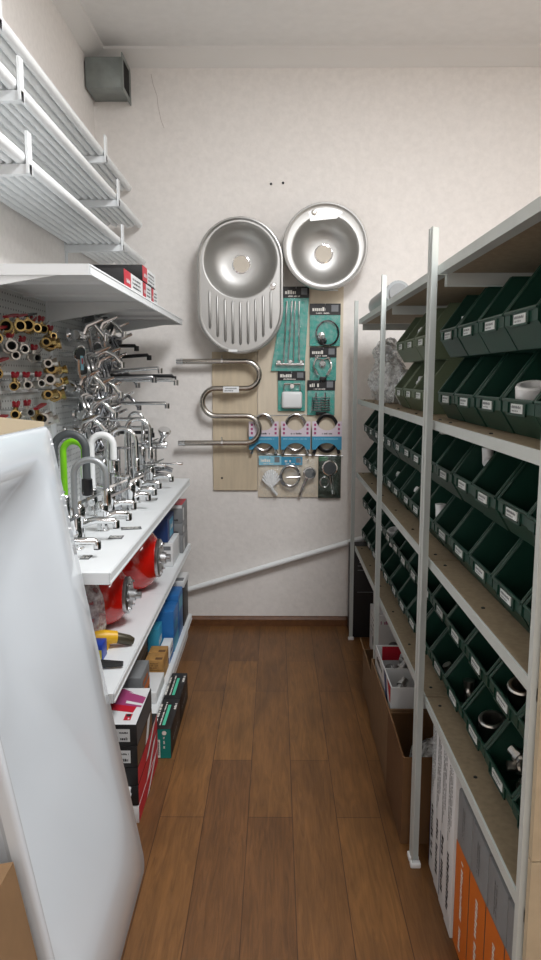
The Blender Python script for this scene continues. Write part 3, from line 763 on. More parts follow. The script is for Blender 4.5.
# 6-8 shower hose packs
hp = [(249, 278.5, 'hose_steel', 'left', 'hose pack with steel coil behind the chrome pipe bend, leftmost of three'), (281, 310, 'hose_steel', 'mid', 'hose pack with steel coil on pink and blue card, middle of three'), (312, 341, 'black_plastic', 'right', 'hose pack with black coil on pink and blue card, rightmost of three')]
for x0, x1, hm_, nm, lb in hp:
    a = WP_(x0, 414, .02); b = WP_(x1, 452, .02); cx = (a.x+b.x)/2; w = b.x-a.x; y = D-.03
    t = thing('shower_hose_pack', lb, 'shower hose', (cx, D-.03, a.z), 'shower hoses on the back wall')
    zc = WP_(x0, 433, .02).z
    bm = MB()
    for j in range(3):
        r = w*.40-.006*(j % 2); tube(bm, [(cx+r*math.cos(2*PI*i/44), y+.006-.007*j, zc+.006*(j-1)+.104*math.sin(2*PI*i/44)) for i in range(44)], .0065, 8, closed=True)
    for s in (-1, 1): tube(bm, [(cx+s*w*.36, y, zc-.085), (cx+s*w*.44, y-.004, zc-.12)], [.008, .010], 10)
    build('hose_coil', bm, hm_, t)
    def card_strip(zt_, zb_, bulge_top, bulge_bot, nm_, mats, marks):
        bm = MB(); n_ = 16; yy = y-.022
        top, bot = [], []
        for i in range(n_+1):
            u = i/n_; e = max(0, 1-((u-.5)/.34)**2)**.5
            top.append((cx-w/2+w*u, zt_-bulge_top*e)); bot.append((cx-w/2+w*u, zb_+bulge_bot*e))
        for i in range(n_):
            quad(bm, [(bot[i][0], yy, bot[i][1]), (bot[i+1][0], yy, bot[i+1][1]), (top[i+1][0], yy, top[i+1][1]), (top[i][0], yy, top[i][1])], 0)
        marks(bm, yy-.0006)
        build(nm_, bm, mats, t, sm=0, fix=False)
    zmid = WP_(x0, 436, .02).z; zt_ = WP_(x0, 421, .02).z; zb_ = WP_(x0, 449, .02).z
    def mk1(bm, yy):
        for s in (-1, 1):
            for j in range(3): q = (cx+s*w*.40, zt_-.02-.024*j); quad(bm, [(q[0]-.006, yy, q[1]-.007), (q[0]+.006, yy, q[1]-.007), (q[0]+.006, yy, q[1]+.007), (q[0]-.006, yy, q[1]+.007)], 1)
        scrib(bm, (cx-w*.2, yy, zmid+.012), (1, 0, 0), (0, 0, 1), w*.4, .010, 2, int(x0))
    def mk2(bm, yy):
        scrib(bm, (cx-w*.42, yy, zmid-.018), (1, 0, 0), (0, 0, 1), w*.8, .008, 1, int(x0)+1)
    card_strip(zt_, zmid, .052, 0, 'upper_card', ['card_pink', 'magenta', 'ink'], mk1)
    card_strip(zmid, zb_, 0, .038, 'lower_card', ['card_blue', 'card_sky'], mk2)

# hook rail wires
bm = MB(); tube(bm, [WP_(238, 416.3, .012), WP_(308, 414.5, .012)], .0022, 6); solo('hook_wire', bm, 'zinc', 'thin wire rail on the board above the hose packs', 'rail', WP_(273, 415, .012))
bm = MB(); tube(bm, [WP_(258, 454, .012), WP_(343, 456, .012)], .0035, 6); solo('hook_wire', bm, 'zinc', 'thin dark wire rail on the board below the hose packs', 'rail', WP_(300, 455, .012))

# 9-12 lower blister row
t, a, b, cx, y, fin = pk('sprayer_pack', 'clear bag with white fan-shaped hose and blue header, leftmost of lower row', 'package', 259, 281, 456, 500, 9, hm='card_sky', card=None)
bm = MB()
for i in range(11):
    a_ = math.radians(20+14*i); c0 = WP_(271, 487, .03)
    tube(bm, [c0+Vector((.006*math.cos(a_), 0, 0)), c0+Vector((.035*math.cos(a_)*1.0, -.006, .05*math.sin(a_)+.01)), c0+Vector((.055*math.cos(a_), 0, .085*math.sin(a_)+.02))], [.004, .005, .006], 7)
tube(bm, [WP_(270, 484, .03), WP_(273, 490, .03), WP_(277, 495, .03)], .008, 8)
build('spray_fan', bm, 'white_plastic', t); fin(.025)
t, a, b, cx, y, fin = pk('hose_pack', 'clear bag with coiled steel hose and blue header, second in lower row', 'package', 281.5, 302, 457, 499, 8, hm='card_blue', card=None)
bm = MB(); c = WP_(289.5, 477, .035)
for j in range(4): r = .056-.004*(j % 2); tube(bm, [c+Vector((r*math.cos(2*PI*i/40)+.002*j, -.006*j+.006, (r+.006)*math.sin(2*PI*i/40)+.003*j)) for i in range(40)], .0052, 8, closed=True)
tube(bm, [c+Vector((-.02, -.02, .0)), c+Vector((.03, -.02, .003)), c+Vector((.062, -.015, .002))], .006, 8)
build('hose_coil', bm, 'hose_steel', t); fin(.03)
def hand_shower(bm, face, grip, y, R):
    c = Vector(face); lathe(bm, [(R*.75, .012), (R, .004), (R, -.006), (R*.9, -.010), (R*.55, -.011)], c, (0, 1, 0), 22)
    g = Vector(grip); tube(bm, [c+(g-c)*.2, c+(g-c)*.5, g], [.013, .011, .009], 10)
def nozzles(bm, c, R):
    for r, k in ((R*.3, 6), (R*.55, 10), (R*.8, 14)):
        for i in range(k): lathe(bm, [(.003, 0), (.002, .003)], Vector(c)+Vector((r*math.cos(2*PI*i/k), -.011, r*math.sin(2*PI*i/k))), (0, -1, 0), 6)
t, a, b, cx, y, fin = pk('shower_head_pack', 'clear bag with small tilted hand shower, third in lower row', 'package', 299, 317, 459, 499, 0, card=None)
bm = MB(); f0 = WP_(309.5, 473, .04); hand_shower(bm, f0, WP_(299.5, 495, .03), y, .037); build('shower_handset', bm, 'chrome', t)
bm = MB(); lathe(bm, [(.03, 0), (.03, .001)], f0+Vector((0, -.011, 0)), (0, -1, 0), 20); nozzles(bm, f0, .03); build('spray_face', bm, 'grey_rubber', t); fin(.035)
t, a, b, cx, y, fin = pk('shower_set_pack', 'black backed blister with large hand shower, rightmost of lower row', 'package', 318.5, 340.5, 456, 498, 0, card='olive_glass', filmm='green_film')
bm = MB(); f0 = WP_(329.5, 468, .045); hand_shower(bm, f0, WP_(333, 494, .035), y, .046); build('shower_handset', bm, 'chrome', t)
bm = MB(); lathe(bm, [(.038, 0), (.038, .001)], f0+Vector((0, -.011, 0)), (0, -1, 0), 20); nozzles(bm, f0, .038); build('spray_face', bm, 'grey_rubber', t)
bm = MB(); c = WP_(324.5, 482, .03)
tube(bm, [c+Vector((.024*math.cos(2*PI*i/24), -.004, .03*math.sin(2*PI*i/24))) for i in range(24)], .006, 8, closed=True); build('hose_coil', bm, 'hose_steel', t)
bm = MB(); q0, q1 = WP_(319, 456.5, .024), WP_(328, 461, .024); box(bm, q0.x, q1.x, y-.004, y-.002, q1.z, q0.z); build('header_card', bm, 'card_green', t, sm=0); fin(.03)

# white sloping pipe along the back wall
bm = MB(); pa, pb = WP_(150, 601, .03), WP_(404, 526, .03); tube(bm, [pa, pa.lerp(pb, .5), pb], .0165, 14)
o = solo('drain_pipe', bm, 'pipe_plastic', 'white pipe sloping along the foot of the back wall', 'pipe', pa)
bm = MB()
for f in (.25, .62):
    q = pa.lerp(pb, f)
    lathe(bm, [(.018, 0), (.018, .012)], q-(pb-pa).normalized()*.006, (pb-pa), 14); box(bm, q.x-.006, q.x+.006, q.y, D-.001, q.z-.004, q.z+.004)
build('pipe_clip', bm, 'white_plastic', o)

# ================================================================== PIPE RACK (upper left)
tiers = [('top', -.795, 2.517, 7), ('middle', -.742, 2.322, 8), ('bottom', -.728, 2.12, 8)]
BY = (2.18, 3.46)
for nm, xf, z, n in tiers:
    for by, where in zip(BY, ('near', 'far')):
        t = thing('pipe_bracket', 'white wall bracket with upturned tip, %s tier, %s one' % (nm, where), 'bracket', (XL, by, z-.01), 'brackets of the wall pipe rack')
        bm = MB(); prism(bm, [(XL, z-.006), (xf+.006, z-.006), (xf+.006, z-.034), (XL, z-.040)], 'y', by-.011, by+.011); build('arm', bm, 'white_metal', t, sm=0)
        bm = MB(); box(bm, xf-.002, xf+.006, by-.017, by+.017, z-.034, z+.085); build('upturned_tip', bm, 'white_metal', t, sm=0)
        bm = MB(); box(bm, XL, XL+.006, by-.015, by+.015, z-.12, z+.06); build('wall_plate', bm, 'white_metal', t, sm=0)
        bm = MB(); box(bm, xf+.0061, xf+.007, by-.005, by+.005, z-.031, z-.021); build('end_cap', bm, 'box_dark_grey', t, sm=0)
    x = xf-.004
    rd = random.Random(hash(nm) % 7 if False else len(nm))
    for i in range(n):
        r = .018 if i == 0 else rd.choice((.0125, .016, .016))
        x -= r
        if x-r < XL+.004: break
        y1 = 4.09-(.0 if i == 0 else rd.uniform(0, .06)); y0 = .9+rd.uniform(-.05, .05)
        bm = MB(); tube(bm, [(x, y0, z-.0055+r), (x, (y0+y1)/2, z-.0055+r), (x, y1, z-.0055+r)], r, 14)
        lathe(bm, [(r*.75, 0), (r*.75, .0005)], (x, y0-.0004, z-.0055+r), (0, -1, 0), 14, mi=1)
        solo('plastic_pipe', bm, ['pipe_plastic', 'box_dark_grey'],
             'outermost white plastic pipe lying in the %s tier of the wall rack' % nm if i == 0 else 'white plastic pipe in the %s tier of the wall rack, %s from the front' % (nm, ORD[i]),
             'pipe', (x, (y0+y1)/2, z), 'white plastic pipes on the wall rack')
        x -= r+.003

# ================================================================== GONDOLA (left)
GX0, GY0, GY1 = -.95, 2.0, 3.935
YJ = (GY0+GY1)/2+.02
FX = -.49
g = thing('gondola_shelving', 'white metal display shelving with pegboard along the left wall', 'shelving unit', (-.72, 2.97, 0))
for y0, y1 in ((GY0, YJ), (YJ, GY1)):
    bm = MB(); box(bm, GX0-.012, GX0, y0+.003, y1-.003, .05, 1.84); build('pegboard', bm, 'pegboard', g, sm=0)
for y in (GY0, YJ, GY1):
    bm = MB(); box(bm, GX0-.035, GX0+.012, y-.015, y+.015, 0, 1.86); build('upright', bm, 'white_metal', g, sm=0)
def gshelf(nm, z, th, xf, y0, y1, bracket=True, rail=True):
    bm = MB()
    box(bm, GX0+.002, xf, y0+.001, y1-.001, z-.003, z)
    box(bm, GX0+.002, xf, y0+.001, y0+.004, z-th, z-.003); box(bm, GX0+.002, xf, y1-.004, y1-.001, z-th, z-.003)
    box(bm, xf-.004, xf, y0+.004, y1-.004, z-th, z-.003)
    for f in (.35, .7): box(bm, GX0+.01, xf-.01, y0+(y1-y0)*f-.012, y0+(y1-y0)*f+.012, z-.014, z-.0031)
    s = build('shelf', bm, 'white_metal', g, sm=0); s['label'] = '%s shelf' % nm
    if rail:
        bm = MB(); prism(bm, [(xf+.001, z-th), (xf+.001, z-.001), (xf+.004, z-.001), (xf+.005, z-.006), (xf+.003, z-.008), (xf+.003, z-th+.007), (xf+.005, z-th+.005), (xf+.005, z-th)], 'y', y0+.006, y1-.006)
        build('price_rail', bm, 'white_metal', s, sm=0)
    if bracket:
        for y in (y0+.008, y1-.008):
            bm = MB(); prism(bm, [(GX0+.006, z-.004), (xf-.03, z-.004), (xf-.03, z-.02), (GX0+.006, z-.085)], 'y', y-.0025, y+.0025)
            build('shelf_bracket', bm, 'white_metal', s, sm=0)
    return s
ZC, ZM, ZB, ZT = .928, .553, .135, 1.806
for y0, y1, nn in ((GY0, YJ, 'near'), (YJ, GY1, 'far')):
    gshelf('%s top' % nn, ZT, .03, -.515, y0, y1)
    gshelf('%s counter' % nn, ZC, .035, FX, y0, y1)
    gshelf('%s middle' % nn, ZM, .03, FX, y0, y1)
    gshelf('%s bottom' % nn, ZB, .03, FX, y0, y1, bracket=False)
bm = MB(); box(bm, GX0+.01, FX-.02, GY0+.01, GY1-.01, 0, ZB-.031); build('kick_plate', bm, 'white_metal', g, sm=0)

# boxes on top shelf
def carton(label, x0, x1, y0, y1, z0, z1, m, cat='box', name='product_box', marks=None, group=None, extra=()):
    t = thing(name, label, cat, ((x0+x1)/2, (y0+y1)/2, z0), group)
    bm = MB(); box(bm, x0, x1, y0, y1, z0+.001, z1, bev=.002); build('box_body', bm, m, t)
    if marks:
        bm = MB(); mats = marks(bm); build('print', bm, mats, t, sm=0, fix=False)
    return t
def face_quad(bm, face, v, a0, a1, b0, b1, mi):
    """face: 'x' (a=y,b=z), 'y' (a=x,b=z), 'z' (a=x,b=y)"""
    P = {'x': lambda a, b: (v, a, b), 'y': lambda a, b: (a, v, b), 'z': lambda a, b: (a, b, v)}[face]
    quad(bm, [P(a0, b0), P(a1, b0), P(a1, b1), P(a0, b1)], mi)
k = 0
for y0, y1, z0, lb in ((2.50, 2.85, ZT, 'black and red box on the top left shelf, nearest one of the lower row'), (2.855, 3.04, ZT, 'black and red box on the top left shelf, middle one of the lower row'), (3.045, 3.19, ZT, 'white ended small box on the top left shelf, farthest of the lower row'), (2.85, 3.15, ZT+.064, 'black and red box stacked on top of the others, top left shelf')):
    z1 = z0+.062; xf = -.525
    def mk(bm):
        h = y1-y0; s = y0+h*.0
        face_quad(bm, 'x', xf+.0006, y0+.002, y0+h*.35, z0+.003, z1-.001, 0); face_quad(bm, 'x', xf+.0006, y0+h*.35, y1-.002, z0+.003, z1-.001, 1)
        for j in range(4): scrib(bm, (xf+.0012, y0+h*.42, z1-.02-.014*j), (0, 1, 0), (0, 0, 1), h*.45, .007, 2, j+k)
        scrib(bm, (xf+.0012, y0+h*.1, z0+.02), (0, 1, 0), (0, 0, 1), h*.2, .014, 1, k)
        return ['card_red', 'box_white', 'ink']
    carton(lb, -.73, xf, y0, y1, z0, z1, 'box_black', marks=mk, group='boxes on the top left shelf'); k += 1

# ---- brass valves on the pegboard
PX = GX0
def hook(bm, x0, x1, y, z, mi): tube(bm, [(x0, y, z), (x1, y, z), (x1+.012, y, z+.012)], .0025, 6, mi=mi)
def valve(label, x, y, z, body='brass', handle='butterfly', R=.019, hcol='red_handle', group='valves hanging on the pegboard'):
    t = thing('ball_valve', label, 'valve', (x, y, z), group)
    bm = MB(); R *= .74; a = (random.uniform(.25, 1.0), -1, random.uniform(-.15, .15))
    prof = [(R*.8, -.036), (R*1.15, -.036), (R*1.15, -.022), (R*.85, -.02), (R*1.0, -.012), (R*1.05, 0), (R*1.0, .012), (R*.85, .02), (R*1.15, .022), (R*1.15, .036), (R*.8, .036), (R*.75, .02)]
    lathe(bm, prof, (x, y, z), a, 14); lathe(bm, [(.009, 0), (.009, R+.012), (.006, R+.016)], (x, y, z), (0, 0, 1), 10)
    build('valve_body', bm, body, t)
    bm = MB(); lathe(bm, [(R*.745, .0205), (R*.745, .0212)], (x, y, z), a, 14); build('bore', bm, 'dark_void', t)
    bm = MB(); zh = z+R+.016
    if handle == 'butterfly':
        for s in (-1, 1): tube(bm, [(x, y, zh), (x+.003, y+s*.014, zh+.006), (x+.003, y+s*.024, zh+.014)], [.007, .008, .006], 8)
        lathe(bm, [(.011, -.003), (.011, .008), (.006, .011)], (x, y, zh), (0, 0, 1), 12)
    else:
        hexa(bm, [(x-.009, y-.01, zh-.003), (x+.009, y-.01, zh-.003), (x+.011, y+.085, zh+.012), (x-.011, y+.085, zh+.012), (x-.009, y-.01, zh+.004), (x+.009, y-.01, zh+.004), (x+.011, y+.085, zh+.019), (x-.011, y+.085, zh+.019)])
    build('handle', bm, hcol, t)
    bm = MB(); hook(bm, PX+.001, x+.02, y, z+R*1.2, 0); build('peg_hook', bm, 'zinc', t)
    return t
def fit(label, x, y, z, m, R=.018, group='valves hanging on the pegboard'):
    t = thing('brass_fitting', label, 'fitting', (x, y, z), group)
    bm = MB(); lathe(bm, [(R*.7, -.03), (R*1.2, -.03), (R*1.2, -.012), (R, -.01), (R, .012), (R*1.15, .014), (R*1.15, .03), (R*.7, .03)], (x, y, z), (.5, -1, .1), 8)
    lathe(bm, [(R*.9, 0), (R*.9, .03), (R*1.1, .03), (R*1.1, .042)], (x, y, z), (1, .2, .2), 8); build('fitting_body', bm, m, t)
    bm = MB(); lathe(bm, [(R*.7, .0302), (R*.7, .0306)], (x, y, z), (.5, -1, .1), 12); build('bore', bm, 'dark_void', t)
    bm = MB(); hook(bm, PX+.001, x+.01, y, z+R*1.25, 0); build('peg_hook', bm, 'zinc', t)
xv = -.895
def pv(px, py): q = pX(px, py, xv); return q.y, q.z
rows = [
 ('top', [(7, 328, 'brass', 'lever', 'red_handle', .026), (17, 327, 'brass', 'lever', 'red_handle', .024), (27, 326, 'brass', 'lever', 'black_plastic', .026), (33, 329, 'brass', 'butterfly', 'red_handle', .020), (41, 329, 'brass', 'butterfly', 'red_handle', .020)]),
 ('second', [(10, 347, 'nickel', 'butterfly', 'red_handle', .024), (14.5, 356, 'nickel', 'butterfly', 'ink', .018), (22, 350, 'nickel', 'butterfly', 'red_handle', .020), (34, 357.5, 'nickel', 'butterfly', 'red_handle', .019)]),
 ('third', [(15, 385.5, 'brass', 'butterfly', 'red_handle', .018), (26, 385, 'nickel', 'butterfly', 'red_handle', .018), (38, 384, 'nickel', 'butterfly', 'red_handle', .018)]),
 ('bottom', [(16, 415, 'brass', 'butterfly', 'red_handle', .019), (27, 413, 'nickel', 'butterfly', 'red_handle', .018), (37, 417, 'brass', 'lever', 'red_handle', .019)]),
]
HN = {'lever': 'lever handle', 'butterfly': 'butterfly handle'}; CN = {'red_handle': 'red', 'black_plastic': 'black', 'ink': 'dark'}
for rn, lst in rows:
    for i, (px, py, bo, ha, hc, R) in enumerate(lst):
        y, z = pv(px, py)
        valve('%s valve with %s %s, %s pegboard row, %s from left' % (bo, CN[hc], HN[ha], rn, ORD[i]), xv, y, z, bo, ha, R, hc)
for i, (px, py, m) in enumerate([(45, 343, 'brass'), (50, 345, 'brass'), (47, 364, 'nickel'), (50, 369, 'brass'), (57, 371, 'brass'), (49, 380, 'nickel'), (47, 395, 'brass'), (55, 396, 'brass'), (58, 382, 'brass'), (42, 419, 'nickel'), (48, 421, 'nickel')]):
    y, z = pv(px, py)
    fit('%s threaded fitting on the pegboard, %s in the column right of the valves' % (m, ORD[i]), xv, y, z, m, .016+.004*(i % 2))
y, z = pv(50, 337); valve('brass valve with red butterfly handle at the top of the fittings column', xv, y, z, 'brass', 'butterfly', .016)
# long red lever valves on the far left edge and escutcheon plates
for i, (px, py) in enumerate([(0, 331), (2, 363), (1, 421)]):
    y, z = pv(px, py); valve('brass valve with long red lever at the left edge of the photo, %s from top' % ORD[i], xv, y-.05, z-.03, 'brass', 'lever', .02)
for i, (px, py) in enumerate([(0, 348), (0, 379), (0, 405)]):
    q = pX(px, py, -.93)
    t = thing('blister_disc', 'white card with grey round cover plate at left picture edge, %s from top' % ORD[i], 'package', q, 'cover plates on the pegboard')
    bm = MB(); box(bm, GX0+.002, GX0+.005, q.y-.035, q.y+.045, q.z-.05, q.z+.06, bev=.001); build('card', bm, 'paper', t)
    bm = MB(); lathe(bm, [(.034, 0), (.032, .006), (.02, .012), (.0, .013)], (GX0+.005, q.y, q.z), (1, 0, 0), 24); build('cover_plate', bm, 'zinc', t)
# price strips across the pegboard
for i, (y0, y1, py) in enumerate([(2.3, 2.78, 374), (2.3, 2.86, 391)]):
    z = pX(25, py, -.93).z
    bm = MB(); box(bm, GX0+.001, GX0+.02, y0, y1, z-.005, z+.005, bev=.001)
    solo('price_strip', bm, 'white_plastic', 'thin white price strip on the pegboard between the valve rows, %s one' % ('upper', 'lower')[i], 'price strip', (GX0, (y0+y1)/2, z))

# ---- wall mixers on the pegboard (long swivel spouts towards the aisle)
def wall_mixer(label, x, y, z, L, spout='chrome', dz=0., yaw=0., flat=True, group='bath mixers hung on the pegboard'):
    t = thing('bath_mixer', label, 'faucet', (x, y, z), group)
    bm = MB()
    lathe(bm, [(.02, -.09), (.024, -.085), (.024, -.055), (.02, -.05), (.022, -.03), (.024, 0), (.022, .03), (.02, .05), (.024, .055), (.024, .085), (.02, .09)], (x, y, z), (0, 1, 0), 16)
    for s in (-1, 1):
        tube(bm, [(x, y+s*.075, z), (x-.03, y+s*.075, z)], .013, 12); lathe(bm, [(.03, 0), (.027, .008), (.014, .016)], (x-.034, y+s*.075, z), (1, 0, 0), 18)
    build('mixer_body', bm, 'chrome', t)
    bm = MB(); ca, sa = math.cos(yaw), math.sin(yaw)
    def sp(u, w): return (x+.01+u*ca, y+u*sa, z+w)
    if flat: pts = [sp(0, -.02), sp(.01, -.04), sp(.03, -.045), sp(L*.6, -.045+dz*.6), sp(L-.01, -.045+dz), sp(L, -.06+dz)]
    else: pts = [sp(0, -.02), sp(.01, .01), sp(.04, .04), sp(L*.5, .055), sp(L-.03, .03), sp(L, -.01)]
    tube(bm, pts, .0095, 12); lathe(bm, [(.013, -.012), (.013, .014)], pts[-1], (0, 0, 1), 12)
    build('spout', bm, spout, t)
    bm = MB(); tube(bm, [(x+.015, y, z+.012), (x+.03, y, z+.045), (x+.10, y+.01, z+.075)], [.016, .014, .007], 10); build('lever', bm, 'chrome', t)
    bm = MB(); hook(bm, PX+.001, x+.03, y, z+.03, 0); build('peg_hook', bm, 'zinc', t)
    return t
xm = -.885
WM = [  # y, z, spout length, material, dz, yaw
 (3.55, 1.715, .12, 'chrome', 0, .3, 0), (3.72, 1.70, .13, 'black_plastic', 0, 0, 1), (3.25, 1.68, .10, 'chrome', 0, .4, 0), (3.80, 1.645, .18, 'black_plastic', .01, 0, 1),
 (3.30, 1.56, .14, 'chrome', 0, .2, 0), (3.60, 1.565, .29, 'chrome', .02, 0, 1), (3.75, 1.545, .34, 'black_plastic', 0, -.05, 1), (3.40, 1.53, .27, 'chrome_dark', .01, .1, 1), (3.62, 1.525, .37, 'chrome', 0, -.06, 1),
 (3.15, 1.45, .12, 'chrome', 0, .5, 0), (3.35, 1.42, .12, 'chrome', 0, .3, 0), (3.78, 1.46, .12, 'chrome_dark', 0, 0, 0), (3.68, 1.405, .31, 'chrome', .0, -.02, 1),
 (3.22, 1.33, .12, 'chrome', 0, .3, 0), (3.46, 1.335, .23, 'chrome', .0, 0, 1), (3.80, 1.34, .12, 'chrome_dark', 0, 0, 0), (3.58, 1.285, .24, 'chrome', 0, .0, 1), (3.05, 1.26, .12, 'chrome', 0, .3, 0), (3.72, 1.25, .22, 'black_plastic', 0, 0, 1)]
WM.sort(key=lambda q: -q[1])
for i, (y, z, L, sm_, dz, yaw, fl) in enumerate(WM):
    lv = 'upper' if i < 5 else ('middle' if i < 13 else 'lower')
    sub = i if i < 5 else (i-5 if i < 13 else i-13)
    kind = ('long straight black spout' if sm_ == 'black_plastic' else 'long straight spout') if fl else 'short curved spout'
    wall_mixer('chrome wall mixer with %s, %s pegboard cluster, %s from its top' % (kind, lv, ORD[sub]), xm+.02*(i % 2), y, z, L, sm_, dz, yaw, fl)
# hand showers hanging among the mixers
for i, (y, z) in enumerate([(3.30, 1.76), (3.58, 1.77), (3.70, 1.76), (3.42, 1.63), (3.12, 1.60), (3.18, 1.52), (3.52, 1.38), (3.40, 1.34), (3.14, 1.37), (3.70, 1.33)]):
    x = -.86
    t = thing('hand_shower', 'chrome hand shower hung on the pegboard among mixers, %s counted from the top' % ORD[i], 'shower head', (x, y, z), 'hand showers on the pegboard')
    bm = MB(); a_ = Vector((.8, -.5, -.3)).normalized(); c = Vector((x, y, z))
    lathe(bm, [(.022, -.014), (.034, -.004), (.034, .006), (.028, .009)], c, a_, 18); tube(bm, [c-a_*.005, c+Vector((-.01, .02, -.07)), c+Vector((.0, .035, -.15))], [.014, .012, .010], 10)
    build('handset', bm, 'chrome' if i % 3 else 'chrome_dark', t)
    bm = MB(); lathe(bm, [(.027, 0), (.027, .001)], c+a_*.009, a_, 18); build('spray_face', bm, 'grey_rubber', t)
    bm = MB(); tube(bm, [(PX+.001, y, z+.0), (x-.008, y, z+.0)], .003, 6); build('peg_hook', bm, 'zinc', t)
for i, (y, z, w_, h_) in enumerate([(3.20, 1.60, .07, .16), (3.48, 1.58, .06, .2), (3.10, 1.42, .06, .13), (3.38, 1.46, .07, .18), (3.62, 1.36, .06, .15), (3.26, 1.27, .06, .13), (3.52, 1.25, .06, .14), (3.72, 1.70, .05, .16)]):
    x = -.835
    t = thing('shower_hose', 'loop of steel shower hose hung on the pegboard among mixers, %s of the loops' % ORD[i], 'shower hose', (x, y, z), 'shower hoses on the pegboard')
    bm = MB(); tube(bm, [(x+.012*math.sin(3*a_), y+w_*math.sin(a_), z-h_*.5+h_*.5*math.cos(a_)) for a_ in [2*PI*k/36 for k in range(36)]], .0075, 8, closed=True)
    tube(bm, [(x+.012+.012*math.sin(3*a_), y+.01+w_*.8*math.sin(a_), z-.008-h_*.42+h_*.42*math.cos(a_)) for a_ in [2*PI*k/32 for k in range(32)]], .0075, 8, closed=True); build('hose_coil', bm, 'chrome_dark' if i % 2 else 'hose_steel', t)
    bm = MB(); tube(bm, [(PX+.001, y, z-.012), (x+.03, y, z-.012), (x+.04, y, z+.004)], .003, 6); build('peg_hook', bm, 'zinc', t)
    bm = MB(); lathe(bm, [(.011, -.02), (.014, -.012), (.014, .012), (.010, .02)], (x+.01, y+w_*.7, z-h_), (.2, .2, 1), 12); build('hose_nut', bm, 'chrome', t)
q = pX(82, 363, -.82)
bm = MB(); box(bm, q.x-.001, q.x+.001, q.y-.02, q.y+.02, q.z-.03, q.z+.03); face_quad(bm, 'x', q.x+.0016, q.y-.012, q.y+.012, q.z-.004, q.z+.02, 1)
solo('price_card', bm, ['card_sky', 'card_red'], 'small pale card with red square hung among the pegboard mixers', 'card', q, sm=0)

# ---- faucets on the counter
def base_plate(bm, x, y, r=.026): lathe(bm, [(r, 0), (r, .004), (r*.85, .008)], (x, y, ZC), (0, 0, 1), 20)
def gooseneck(label, x, y, H, R, rt, yaw, smat='chrome', tipmat='chrome', body=True, tip=.05, group='faucets standing on the counter', drop=.06):
    t = thing('kitchen_faucet', label, 'faucet', (x, y, ZC), group)
    bm = MB(); base_plate(bm, x, y); lathe(bm, [(.021, .004), (.021, .07), (.019, .075), (.019, .11), (.013, .118)], (x, y, ZC), (0, 0, 1), 18); build('faucet_body', bm, 'chrome', t)
    u = Vector((math.cos(yaw), math.sin(yaw), 0)); c = Vector((x, y, ZC+H-R))+u*R
    pts = [Vector((x, y, ZC+.11)), Vector((x, y, ZC+.5*(H-R)+.055))]+arc(c, R, 180, 0, 18, u, (0, 0, 1))+[c+u*R-Vector((0, 0, drop))]
    bm = MB(); tube(bm, pts, rt, 14); build('spout', bm, smat, t)
    e = pts[-1]; bm = MB(); lathe(bm, [(rt*1.05, .004), (rt*1.35, 0), (rt*1.45, -tip*.8), (rt*1.2, -tip)], e, (0, 0, 1), 16); build('spray_head', bm, tipmat, t)
    w = u.cross(Vector((0, 0, 1)))
    b0 = Vector((x, y, ZC+.06)); bm = MB(); tube(bm, [b0, b0+w*.035], .014, 12); tube(bm, [b0+w*.03, b0+w*.045+Vector((0, 0, .02)), b0+w*.06+Vector((0, 0, .09))], [.008, .007, .005], 10); build('lever', bm, 'chrome', t)
    return t
def basin(label, x, y, L, H, yaw, lever=.07, drk=False, group='faucets standing on the counter'):
    t = thing('basin_faucet', label, 'faucet', (x, y, ZC), group)
    u = Vector((math.cos(yaw), math.sin(yaw), 0))
    bm = MB(); base_plate(bm, x, y, .025); lathe(bm, [(.022, .004), (.020, H*.35), (.0215, H*.7), (.024, H*.75), (.024, H), (.016, H+.012)], (x, y, ZC), (0, 0, 1), 18); build('faucet_body', bm, 'chrome', t)
    b0 = Vector((x, y, ZC+H*.5)); bm = MB(); e = b0+u*L+Vector((0, 0, .01))
    tube(bm, [b0, b0+u*L*.5+Vector((0, 0, .015)), e, e+u*.008-Vector((0, 0, .012))], [.015, .013, .012, .011], 12); lathe(bm, [(.013, -.022), (.013, .0)], e+u*.006, (0, 0, 1), 12, mi=0); build('spout', bm, 'chrome', t)
    bm = MB(); lathe(bm, [(.0115, 0), (.0115, .004)], e+u*.006-Vector((0, 0, .026)), (0, 0, 1), 12); build('aerator', bm, 'black_plastic', t)
    b1 = Vector((x, y, ZC+H+.01)); w = u.cross(Vector((0, 0, 1)))
    bm = MB(); p0, p1 = b1, b1+u*lever+Vector((0, 0, lever*.45))
    hexa(bm, [p0-w*.012, p1-w*.008, p1+w*.008, p0+w*.012, p0-w*.010+Vector((0, 0, .012)), p1-w*.007+Vector((0, 0, .006)), p1+w*.007+Vector((0, 0, .006)), p0+w*.010+Vector((0, 0, .012))])
    build('lever', bm, 'chrome_dark' if drk else 'chrome', t)
    return t
gooseneck('gooseneck faucet with grey steel spout, nearest tall one beside the white tub', -.665, 2.29, .300, .052, .0105, .12, 'grey_hose', 'chrome', drop=.05)
gooseneck('tall faucet with dark grey flexible spout and black spray head', -.815, 2.57, .362, .058, .0145, .05, 'grey_rubber', 'black_plastic', drop=.11, tip=.06)
gooseneck('tall faucet with lime green flexible spout', -.815, 2.68, .325, .040, .0125, .05, 'lime', 'chrome', drop=.05)
gooseneck('tall faucet with white flexible spout', -.755, 2.86, .335, .045, .014, .1, 'white_plastic', 'chrome', drop=.06)
gooseneck('chrome gooseneck faucet behind the grey one, second tall chrome arch', -.70, 2.93, .355, .058, .009, .05, drop=.07)
gooseneck('chrome gooseneck faucet in the middle of the counter, third tall chrome arch', -.695, 3.26, .375, .055, .009, .1, drop=.08)
gooseneck('small thin chrome gooseneck faucet near the far end of the counter', -.74, 3.55, .39, .035, .008, .0, drop=.06)
